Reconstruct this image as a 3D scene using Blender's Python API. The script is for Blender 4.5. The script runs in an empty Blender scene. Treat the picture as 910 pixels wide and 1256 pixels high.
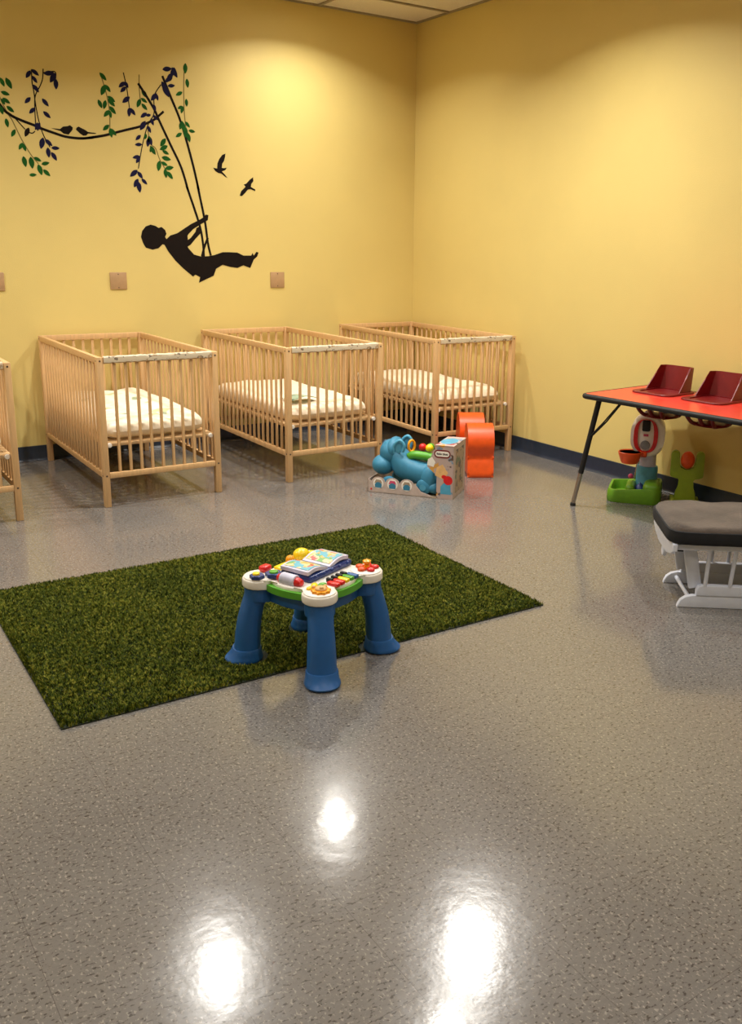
import bpy, bmesh, math, random
from mathutils import Vector, Matrix
import numpy as np
random.seed(7)
PI = math.pi
scene = bpy.context.scene
COL = scene.collection
ROOM_H = 3.131

# ------------------------------------------------------------------ materials
def srgb(r, g, b):
    def c(v):
        v /= 255.0
        return v / 12.92 if v <= .04045 else ((v + .055) / 1.055) ** 2.4
    return (c(r), c(g), c(b), 1)

def mat(name, col, rough=.5, metal=0, noise=.06, nscale=30, bump=0, bscale=60, coat=0, spec=.5, stretch=None, sheen=0):
    m = bpy.data.materials.new(name); m.use_nodes = True
    nt = m.node_tree; b = nt.nodes['Principled BSDF']
    c = srgb(*col)
    b.inputs['Roughness'].default_value = rough
    b.inputs['Metallic'].default_value = metal
    b.inputs['Specular IOR Level'].default_value = spec
    if coat: b.inputs['Coat Weight'].default_value = coat; b.inputs['Coat Roughness'].default_value = .12
    if sheen: b.inputs['Sheen Weight'].default_value = sheen
    tc = nt.nodes.new('ShaderNodeTexCoord'); mp = nt.nodes.new('ShaderNodeMapping')
    nt.links.new(tc.outputs['Object'], mp.inputs[0])
    if stretch: mp.inputs['Scale'].default_value = stretch
    n = nt.nodes.new('ShaderNodeTexNoise'); n.inputs['Scale'].default_value = nscale; n.inputs['Detail'].default_value = 4
    nt.links.new(mp.outputs[0], n.inputs['Vector'])
    r = nt.nodes.new('ShaderNodeValToRGB')
    r.color_ramp.elements[0].position = .3; r.color_ramp.elements[1].position = .7
    r.color_ramp.elements[0].color = tuple(max(0, v * (1 - noise * 2)) for v in c[:3]) + (1,)
    r.color_ramp.elements[1].color = tuple(min(1, v * (1 + noise * 2)) for v in c[:3]) + (1,)
    nt.links.new(n.outputs['Fac'], r.inputs['Fac']); nt.links.new(r.outputs['Color'], b.inputs['Base Color'])
    if bump:
        n2 = nt.nodes.new('ShaderNodeTexNoise'); n2.inputs['Scale'].default_value = bscale; n2.inputs['Detail'].default_value = 5
        nt.links.new(mp.outputs[0], n2.inputs['Vector'])
        bp = nt.nodes.new('ShaderNodeBump'); bp.inputs['Strength'].default_value = bump; bp.inputs['Distance'].default_value = .01
        nt.links.new(n2.outputs['Fac'], bp.inputs['Height']); nt.links.new(bp.outputs[0], b.inputs['Normal'])
    return m

M = {}
M['wall'] = mat('yellow_wall_paint', (218, 196, 122), .55, noise=.012, nscale=2, bump=.12, bscale=180, spec=.4)
M['ceil'] = mat('ceiling_tile', (226, 218, 198), .9, noise=.05, nscale=120, bump=.3, bscale=200)
M['grid'] = mat('ceiling_grid', (150, 138, 112), .5)
M['base'] = mat('dark_blue_baseboard', (38, 48, 62), .35, noise=.05)
M['wood'] = mat('beech_wood', (208, 168, 118), .45, noise=.045, nscale=14, stretch=(6, 6, .7))
M['woodend'] = mat('beech_wood_pale', (200, 166, 120), .5, noise=.07, nscale=14)
M['screw'] = mat('dark_screw', (70, 52, 38), .4)
M['plate'] = mat('tan_plate', (176, 142, 104), .4, noise=.03)
M['decal'] = mat('black_vinyl', (20, 11, 7), .7, spec=.15, noise=.1)
M['navy'] = mat('navy_vinyl', (22, 20, 58), .7, spec=.15, noise=.1)
M['green_vinyl'] = mat('green_vinyl', (26, 84, 28), .7, spec=.15, noise=.15, nscale=12)
M['stem'] = mat('olive_vinyl', (120, 104, 42), .45)
M['matt'] = mat('mattress_cotton', (236, 222, 196), .9, noise=.02, bump=.35, bscale=25, sheen=.2)
M['white'] = mat('white_painted_wood', (214, 219, 234), .35, noise=.02)
M['cush'] = mat('grey_microfibre', (82, 72, 65), .95, noise=.16, nscale=7, bump=.3, bscale=90, sheen=.15)
M['cushshade'] = mat('shaded_cushion_side', (26, 26, 29), .9, noise=.1)  # near-black tone paints shade on the cushion's front side
M['redlam'] = mat('red_laminate', (222, 58, 48), .3, noise=.02, coat=.2)
M['redpl'] = mat('dark_red_plastic', (112, 8, 13), .42, noise=.03)
M['black'] = mat('black_rubber_metal', (10, 9, 9), .6)
M['chrome'] = mat('chrome_leg', (170, 160, 150), .25, metal=.9, noise=.02)
M['blue'] = mat('blue_plastic', (30, 88, 150), .4, noise=.03)
M['bluedk'] = mat('dark_blue_plastic', (38, 58, 120), .35)
M['lime'] = mat('green_plastic', (84, 160, 40), .4, noise=.03)
M['lime2'] = mat('lime_plastic', (140, 165, 30), .4, noise=.04)
M['wpl'] = mat('white_plastic', (238, 232, 222), .35, noise=.01)
M['yel'] = mat('yellow_plastic', (246, 208, 24), .3, noise=.03)
M['ora'] = mat('orange_plastic', (226, 82, 16), .4, noise=.04)
M['ora2'] = mat('amber_plastic', (248, 160, 20), .3)
M['red'] = mat('red_plastic', (210, 26, 30), .3)
M['teal'] = mat('teal_plastic', (50, 124, 156), .55, noise=.03)
M['skyb'] = mat('sky_blue_plastic', (78, 156, 188), .4)
M['tealdk'] = mat('deep_teal_plastic', (24, 70, 98), .4)
M['lav'] = mat('lavender_plastic', (196, 194, 214), .4)
M['grey'] = mat('grey_plastic', (128, 130, 134), .5)
M['card'] = mat('printed_card', (188, 170, 160), .6, noise=.05, nscale=30)
M['cardin'] = mat('brown_card', (160, 140, 116), .8)
M['tan'] = mat('tan_plastic', (226, 178, 116), .5)
M['limeb'] = mat('lime_green_base', (98, 148, 26), .45, noise=.04)
M['pink'] = mat('pink_plastic', (200, 70, 110), .4)

def ramp(nt, fac, stops):
    r = nt.nodes.new('ShaderNodeValToRGB'); e = r.color_ramp.elements
    while len(e) < len(stops): e.new(.5)
    for i, (p, c) in enumerate(stops): e[i].position = p; e[i].color = c
    nt.links.new(fac, r.inputs['Fac']); return r.outputs['Color']

def mix(nt, fac, a, b, mode='MIX'):
    m = nt.nodes.new('ShaderNodeMix'); m.data_type = 'RGBA'; m.blend_type = mode
    for sock, v in ((m.inputs[0], fac), (m.inputs[6], a), (m.inputs[7], b)):
        if hasattr(v, 'links'): nt.links.new(v, sock)
        else: sock.default_value = v
    return m.outputs[2]

def floor_mat():
    m = bpy.data.materials.new('vinyl_composition_tile'); m.use_nodes = True
    nt = m.node_tree; b = nt.nodes['Principled BSDF']
    tc = nt.nodes.new('ShaderNodeTexCoord')
    def noise(scale, detail, stretch=(1, 1, 1), rot=0, rough=.5):
        mp = nt.nodes.new('ShaderNodeMapping'); mp.inputs['Scale'].default_value = stretch; mp.inputs['Rotation'].default_value[2] = rot
        nt.links.new(tc.outputs['Object'], mp.inputs[0])
        n = nt.nodes.new('ShaderNodeTexNoise'); n.inputs['Scale'].default_value = scale; n.inputs['Detail'].default_value = detail; n.inputs['Roughness'].default_value = rough
        nt.links.new(mp.outputs[0], n.inputs['Vector']); return n.outputs['Fac']
    k = (1, 1, 1, 1)
    base = ramp(nt, noise(1.3, 3), [(.3, srgb(104, 101, 99)), (.7, srgb(114, 110, 107))])
    dark = ramp(nt, noise(75, 3, (1, 1.9, 1), .5), [(.35, (1, 1, 1, 1)), (.43, (0, 0, 0, 1))])
    light = ramp(nt, noise(95, 3, (1.7, 1, 1), .3), [(.58, (0, 0, 0, 1)), (.66, (1, 1, 1, 1))])
    c = mix(nt, .42, base, mix(nt, noise(50, 4, (1, 2, 1), .6), srgb(90, 86, 83), srgb(134, 128, 122)))
    c = mix(nt, dark, c, srgb(72, 67, 63)); 
    c = mix(nt, light, c, srgb(146, 140, 133))
    # tile joints every 12 inches, hairline
    sep = nt.nodes.new('ShaderNodeSeparateXYZ'); nt.links.new(tc.outputs['Object'], sep.inputs[0])
    def line(out, off):
        a = nt.nodes.new('ShaderNodeMath'); a.operation = 'ADD'; a.inputs[1].default_value = off + 30.48; nt.links.new(out, a.inputs[0])
        d = nt.nodes.new('ShaderNodeMath'); d.operation = 'MODULO'; d.inputs[1].default_value = .3048; nt.links.new(a.outputs[0], d.inputs[0])
        l = nt.nodes.new('ShaderNodeMath'); l.operation = 'LESS_THAN'; l.inputs[1].default_value = .0016; nt.links.new(d.outputs[0], l.inputs[0])
        return l.outputs[0]
    l1 = line(sep.outputs[0], 3.858); l2 = line(sep.outputs[1], 5.22)
    mx = nt.nodes.new('ShaderNodeMath'); mx.operation = 'MAXIMUM'; nt.links.new(l1, mx.inputs[0]); nt.links.new(l2, mx.inputs[1])
    ml = nt.nodes.new('ShaderNodeMath'); ml.operation = 'MULTIPLY'; ml.inputs[1].default_value = .55; nt.links.new(mx.outputs[0], ml.inputs[0])
    c = mix(nt, ml.outputs[0], c, srgb(70, 64, 60))
    nt.links.new(c, b.inputs['Base Color'])
    rr = ramp(nt, noise(3.0, 4), [(.3, (.15, .15, .15, 1)), (.7, (.21, .21, .21, 1))])
    nt.links.new(rr, b.inputs['Roughness'])
    b.inputs['Specular IOR Level'].default_value = .5
    b.inputs['Coat Weight'].default_value = .35; b.inputs['Coat Roughness'].default_value = .09
    bp = nt.nodes.new('ShaderNodeBump'); bp.inputs['Strength'].default_value = .035; bp.inputs['Distance'].default_value = .02
    nt.links.new(noise(9, 4, rough=.6), bp.inputs['Height']); nt.links.new(bp.outputs[0], b.inputs['Normal']); nt.links.new(bp.outputs[0], b.inputs['Coat Normal'])
    return m
M['floor'] = floor_mat()

def turf_mat(name, a, b_, c_):
    m = bpy.data.materials.new(name); m.use_nodes = True
    nt = m.node_tree; b = nt.nodes['Principled BSDF']
    tc = nt.nodes.new('ShaderNodeTexCoord')
    n = nt.nodes.new('ShaderNodeTexNoise'); n.inputs['Scale'].default_value = 70; n.inputs['Detail'].default_value = 3
    n2 = nt.nodes.new('ShaderNodeTexNoise'); n2.inputs['Scale'].default_value = 3.5; n2.inputs['Detail'].default_value = 4
    for q in (n, n2): nt.links.new(tc.outputs['Object'], q.inputs['Vector'])
    c1 = ramp(nt, n.outputs['Fac'], [(.35, a), (.5, b_), (.68, c_)])
    c2 = ramp(nt, n2.outputs['Fac'], [(.35, (.72, .78, .7, 1)), (.65, (1.15, 1.1, 1, 1))])
    nt.links.new(mix(nt, 1.0, c1, c2, 'MULTIPLY'), b.inputs['Base Color'])
    b.inputs['Roughness'].default_value = .75; b.inputs['Specular IOR Level'].default_value = .2
    return m
M['turf'] = turf_mat('turf_blades', srgb(38, 52, 4), srgb(80, 92, 12), srgb(148, 144, 58))
M['backing'] = mat('turf_backing', (26, 34, 14), .9)

def spot_mat(name, base, spots, scale, thr=.6, seed=0, rough=.7, bump=0):
    """cloth or card with scattered printed blobs of several colours"""
    m = bpy.data.materials.new(name); m.use_nodes = True
    nt = m.node_tree; b = nt.nodes['Principled BSDF']; b.inputs['Roughness'].default_value = rough
    tc = nt.nodes.new('ShaderNodeTexCoord'); c = srgb(*base)
    for i, s in enumerate(spots):
        mp = nt.nodes.new('ShaderNodeMapping'); mp.inputs['Location'].default_value = (seed + i * 3.7, i * 1.9, i * 5.1)
        nt.links.new(tc.outputs['Object'], mp.inputs[0])
        n = nt.nodes.new('ShaderNodeTexNoise'); n.inputs['Scale'].default_value = scale; n.inputs['Detail'].default_value = 2
        nt.links.new(mp.outputs[0], n.inputs['Vector'])
        f = ramp(nt, n.outputs['Fac'], [(thr, (0, 0, 0, 1)), (thr + .03, (1, 1, 1, 1))])
        c = mix(nt, f, c, srgb(*s))
    nt.links.new(c, b.inputs['Base Color'])
    if bump:
        n2 = nt.nodes.new('ShaderNodeTexNoise'); n2.inputs['Scale'].default_value = 25
        nt.links.new(tc.outputs['Object'], n2.inputs['Vector'])
        bp = nt.nodes.new('ShaderNodeBump'); bp.inputs['Strength'].default_value = bump; bp.inputs['Distance'].default_value = .01
        nt.links.new(n2.outputs['Fac'], bp.inputs['Height']); nt.links.new(bp.outputs[0], b.inputs['Normal'])
    return m
M['quilt'] = spot_mat('printed_crib_sheet', (238, 228, 205), [(196, 196, 150), (150, 160, 130)], 6.5, .66, rough=.9, bump=.35)
M['wrap'] = spot_mat('printed_rail_wrap', (214, 198, 170), [(120, 105, 88), (178, 150, 116)], 34, .60)
M['print'] = spot_mat('picture_print', (180, 158, 150), [(150, 60, 60), (120, 140, 160), (206, 150, 70), (90, 70, 62)], 17, .63, 3)
M['print2'] = spot_mat('side_print', (166, 146, 122), [(110, 120, 100), (150, 120, 90), (96, 88, 84)], 20, .58, 9)
M['bookp'] = spot_mat('book_print', (222, 206, 160), [(215, 80, 70), (110, 165, 85), (240, 180, 90), (104, 178, 198)], 24, .55, 5, .4)
M['leaf'] = spot_mat('leaflet_print', (150, 172, 148), [(214, 210, 190), (70, 100, 80)], 14, .56, 2, .5)
M['emit'] = bpy.data.materials.new('lamp_lens'); M['emit'].use_nodes = True
_b = M['emit'].node_tree.nodes['Principled BSDF']
_b.inputs['Base Color'].default_value = (1, .9, .75, 1)
_b.inputs['Emission Color'].default_value = srgb(255, 244, 225); _b.inputs['Emission Strength'].default_value = 25

# ------------------------------------------------------------------ geometry helpers
class MB:
    def __init__(s): s.bm = bmesh.new()
    def _xf(s, vs, rot, loc):
        Mx = Matrix.Translation(Vector(loc)) @ (rot if rot is not None else Matrix.Identity(4))
        bmesh.ops.transform(s.bm, matrix=Mx, verts=vs)
    def box(s, c, d, bev=0, rot=None, seg=2):
        t = bmesh.new(); bmesh.ops.create_cube(t, size=1)
        bmesh.ops.scale(t, vec=d, verts=t.verts)
        if bev: bmesh.ops.bevel(t, geom=list(t.edges), offset=bev, segments=seg, profile=.5, affect='EDGES')
        s._merge(t, rot, c); return s
    def _merge(s, t, rot, c):
        Mx = Matrix.Translation(Vector(c)) @ (rot if rot is not None else Matrix.Identity(4))
        bmesh.ops.transform(t, matrix=Mx, verts=t.verts)
        me = bpy.data.meshes.new('tmp'); t.to_mesh(me); t.free(); s.bm.from_mesh(me); bpy.data.meshes.remove(me)
    def ell(s, c, r, rot=None, u=24, v=14):
        t = bmesh.new(); bmesh.ops.create_uvsphere(t, u_segments=u, v_segments=v, radius=1)
        bmesh.ops.scale(t, vec=r, verts=t.verts); s._merge(t, rot, c); return s
    def loft(s, rings, cap=True, close=False):
        """rings: lists of points, same count"""
        bm = s.bm; R = [[bm.verts.new(p) for p in r] for r in rings]; n = len(R[0])
        prs = list(zip(R, R[1:])) + ([(R[-1], R[0])] if close else [])
        for a, b in prs:
            for i in range(n): bm.faces.new((a[i], a[(i + 1) % n], b[(i + 1) % n], b[i]))
        if cap and not close: bm.faces.new(R[0][::-1]); bm.faces.new(R[-1])
        return s
    def lathe(s, prof, c=(0, 0, 0), n=28, sx=1, sy=1, rot=None):
        t = MB(); t.loft([[(r * sx * math.cos(2 * PI * i / n), r * sy * math.sin(2 * PI * i / n), z) for i in range(n)] for r, z in prof])
        s._merge(t.bm, rot, c); return s
    def tube(s, pts, r, n=10, close=False, flat=None):
        pts = [Vector(p) for p in pts]; rings = []; up = Vector((0, 0, 1)); prev = None
        for i, p in enumerate(pts):
            if close: d = pts[(i + 1) % len(pts)] - pts[i - 1]
            else: d = pts[min(i + 1, len(pts) - 1)] - pts[max(i - 1, 0)]
            d.normalize()
            if prev is None:
                a = d.cross(up)
                if a.length < 1e-3: a = d.cross(Vector((1, 0, 0)))
                a.normalize()
            else:
                a = prev - d * prev.dot(d); a.normalize()
            prev = a; b = d.cross(a); rr = r[i] if isinstance(r, (list, tuple)) else r
            fl = flat or 1
            rings.append([p + a * rr * math.cos(2 * PI * k / n) + b * rr * fl * math.sin(2 * PI * k / n) for k in range(n)])
        s.loft(rings, close=close); return s
    def prism(s, poly, axis, a, b, bev=0, rot=None, c=(0, 0, 0)):
        """poly of 2D points extruded along axis between a and b"""
        t = bmesh.new()
        def P(u, v, w): return {'x': (w, u, v), 'y': (u, w, v), 'z': (u, v, w)}[axis]
        lo = [t.verts.new(P(u, v, a)) for u, v in poly]; hi = [t.verts.new(P(u, v, b)) for u, v in poly]
        n = len(poly)
        for i in range(n): t.faces.new((lo[i], lo[(i + 1) % n], hi[(i + 1) % n], hi[i]))
        f1 = t.faces.new(lo[::-1]); f2 = t.faces.new(hi)
        if bev:
            ed = [e for e in t.edges if (e in f1.edges or e in f2.edges)]
            bmesh.ops.bevel(t, geom=ed, offset=bev, segments=3, profile=.5, affect='EDGES')
        bmesh.ops.recalc_face_normals(t, faces=t.faces)
        bmesh.ops.triangulate(t, faces=[f for f in t.faces if len(f.verts) > 4])
        s._merge(t, rot, c); return s
    def build(s, name, m, parent=None, smooth=40, loc=None):
        bmesh.ops.recalc_face_normals(s.bm, faces=s.bm.faces)
        me = bpy.data.meshes.new(name); s.bm.to_mesh(me); s.bm.free()
        me.materials.append(m)
        if smooth:
            for p in me.polygons: p.use_smooth = True
            me.set_sharp_from_angle(angle=math.radians(smooth))
        o = bpy.data.objects.new(name, me); COL.objects.link(o)
        if parent: o.parent = parent
        if loc: o.location = loc
        return o

def thing(name, label, cat, loc=(0, 0, 0), rz=0, group=None):
    o = bpy.data.objects.new(name, None); COL.objects.link(o)
    o.location = loc; o.rotation_euler = (0, 0, rz); o.empty_display_size = .1
    tag(o, label, cat, group); return o
def tag(o, label=None, cat=None, group=None, kind=None):
    if label: o['label'] = label
    if cat: o['category'] = cat
    if group: o['group'] = group
    if kind: o['kind'] = kind
    return o
def struct(o): o['kind'] = 'structure'; return o
def copy_tree(o, parent=None):
    c = o.copy(); COL.objects.link(c); c.parent = parent
    for ch in list(o.children): copy_tree(ch, c)
    return c
def Rz(a): return Matrix.Rotation(a, 4, 'Z')
def Rx(a): return Matrix.Rotation(a, 4, 'X')
def Ry(a): return Matrix.Rotation(a, 4, 'Y')

def catmull(pts, k=6, close=False):
    P = [Vector(p) for p in pts]; n = len(P); out = []
    for i in range(n if close else n - 1):
        if close: a, b, c, d = P[i - 1], P[i], P[(i + 1) % n], P[(i + 2) % n]
        else: a, b, c, d = P[max(i - 1, 0)], P[i], P[i + 1], P[min(i + 2, n - 1)]
        for j in range(k):
            t = j / k
            out.append(.5 * ((2 * b) + (c - a) * t + (2 * a - 5 * b + 4 * c - d) * t * t + (3 * b - a - 3 * c + d) * t ** 3))
    if not close: out.append(P[-1])
    return out

def cushion(mb, c, w, l, h, r=None, n=26, sq=8, puff=0, bump=None):
    """soft pad: superellipse outline, rounded sides, optional puffed top"""
    r = r or h / 2
    def coord(k):
        t = -1 + 2 * k / n
        return math.copysign(1 - (1 - abs(t)) ** 1.6, t)
    def shell(sgn):
        g = []
        for i in range(n + 1):
            row = []
            for j in range(n + 1):
                u, v = coord(i), coord(j); mm = max(abs(u), abs(v))
                k = mm / ((abs(u) ** sq + abs(v) ** sq) ** (1 / sq)) if mm > 0 else 1
                d = min((1 - mm) * min(w, l) / 2 / r, 1)
                t = math.sqrt(max(0, 1 - (1 - d) ** 2)) * h / 2
                z = sgn * t
                if sgn > 0: z += puff * (1 - mm ** 2.5) + (bump(u, v) * min(d, 1) if bump else 0)
                row.append((c[0] + u * k * w / 2, c[1] + v * k * l / 2, c[2] + z))
            g.append(row)
        return g
    bm = mb.bm
    for sgn in (1, -1):
        g = [[bm.verts.new(p) for p in row] for row in shell(sgn)]
        for i in range(n):
            for j in range(n):
                bm.faces.new((g[i][j], g[i + 1][j], g[i + 1][j + 1], g[i][j + 1]))
    bmesh.ops.remove_doubles(bm, verts=bm.verts, dist=1e-5)
    return mb

# ------------------------------------------------------------------ room
X0, Y0 = -6.6, -8.6
def shell(name, c, d, m): return struct(MB().box(c, d).build(name, m, smooth=0))
shell('floor', ((X0) / 2, Y0 / 2, -.05), (-X0 + .4, -Y0 + .4, .1), M['floor'])
shell('wall_back', (X0 / 2, .05, ROOM_H / 2), (-X0, .1, ROOM_H), M['wall'])
shell('wall_right', (.05, Y0 / 2, ROOM_H / 2), (.1, -Y0 + .2, ROOM_H), M['wall'])
shell('wall_left', (X0 - .05, Y0 / 2, ROOM_H / 2), (.1, -Y0 + .2, ROOM_H), M['wall'])
shell('wall_front', (X0 / 2, Y0 - .05, ROOM_H / 2), (-X0, .1, ROOM_H), M['wall'])
def baseboard(name, poly, axis, a, b): return struct(MB().prism(poly, axis, a, b).build(name, M['base'], smooth=30))
cove = [(0, .102), (-.006, .1), (-.007, .02), (-.012, .008), (-.02, .001), (0, .001)]
baseboard('baseboard_back', [(u, v) for u, v in cove], 'x', X0, -.008)
baseboard('baseboard_right', [(u, v) for u, v in cove], 'y', Y0, 0)

# suspended ceiling: panel field with round cut-outs is not needed - lamps hang flush below the tile plane
LIGHTS = [(-1.13, -.66), (-2.57, -1.66), (-1.08, -2.39), (-4.45, -.80), (-5.1, -1.7), (-3.7, -3.0), (-1.15, -4.4), (-2.6, -5.0), (-5.0, -4.6), (-3.7, -6.6), (-1.2, -6.6), (-1.62, -2.86)]
ceil = MB()
t = bmesh.new()
shell('ceiling', (X0 / 2, Y0 / 2, ROOM_H + .06), (-X0 + .2, -Y0 + .2, .1), M['ceil'])
k = 0
g = MB()
x = -.88
while x > X0: g.box((x, Y0 / 2, ROOM_H + .006), (.024, -Y0, .012)); x -= 1.2192
g.box((-.012, Y0 / 2, ROOM_H + .006), (.024, -Y0, .012))
y = -.44
while y > Y0: g.box((X0 / 2, y, ROOM_H + .0055), (-X0, .024, .011)); y -= .6096
g.box((X0 / 2, -.012, ROOM_H + .0055), (-X0, .024, .011))
struct(g.build('trim_1', M['grid'], smooth=0))

PLACES = {0: 'nearest the back right corner', }
def downlight(x, y, label):
    t = thing('ceiling_downlight', label, 'ceiling light', (x, y, ROOM_H), group='round ceiling downlights')
    MB().lathe([(.10, .01), (.118, .004), (.122, -.006), (.108, -.012), (.099, -.008), (.099, .004), (.098, .0095)], n=36).build('trim_ring', M['wpl'], t)
    MB().lathe([(.098, .0095), (.098, .0035), (.06, .001), (.002, -.001)], n=36).build('lens', M['emit'], t)
    return t
roots = []
for i, (x, y) in enumerate(LIGHTS):
    lab = 'round recessed ceiling downlight shining in the yellow nursery ceiling'
    if not roots: o = downlight(x, y, lab)
    else: o = copy_tree(roots[0]); o.location = (x, y, ROOM_H)
    roots.append(o)
for i, ((x, y), o) in enumerate(zip(LIGHTS, roots)):
    ld = bpy.data.lights.new('downlight_beam', 'AREA'); ld.shape = 'DISK'; ld.size = .10
    ld.color = (1, .975, .92); ld.spread = math.radians(139)
    lo = bpy.data.objects.new('downlight_beam', ld); COL.objects.link(lo); lo.parent = o; lo.location = (0, 0, -.014)
    ld.energy = {0: 19, 1: 25, 2: 35, 3: 20, 4: 25, 5: 16, 7: 10, 11: 8}.get(i, 13)

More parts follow.
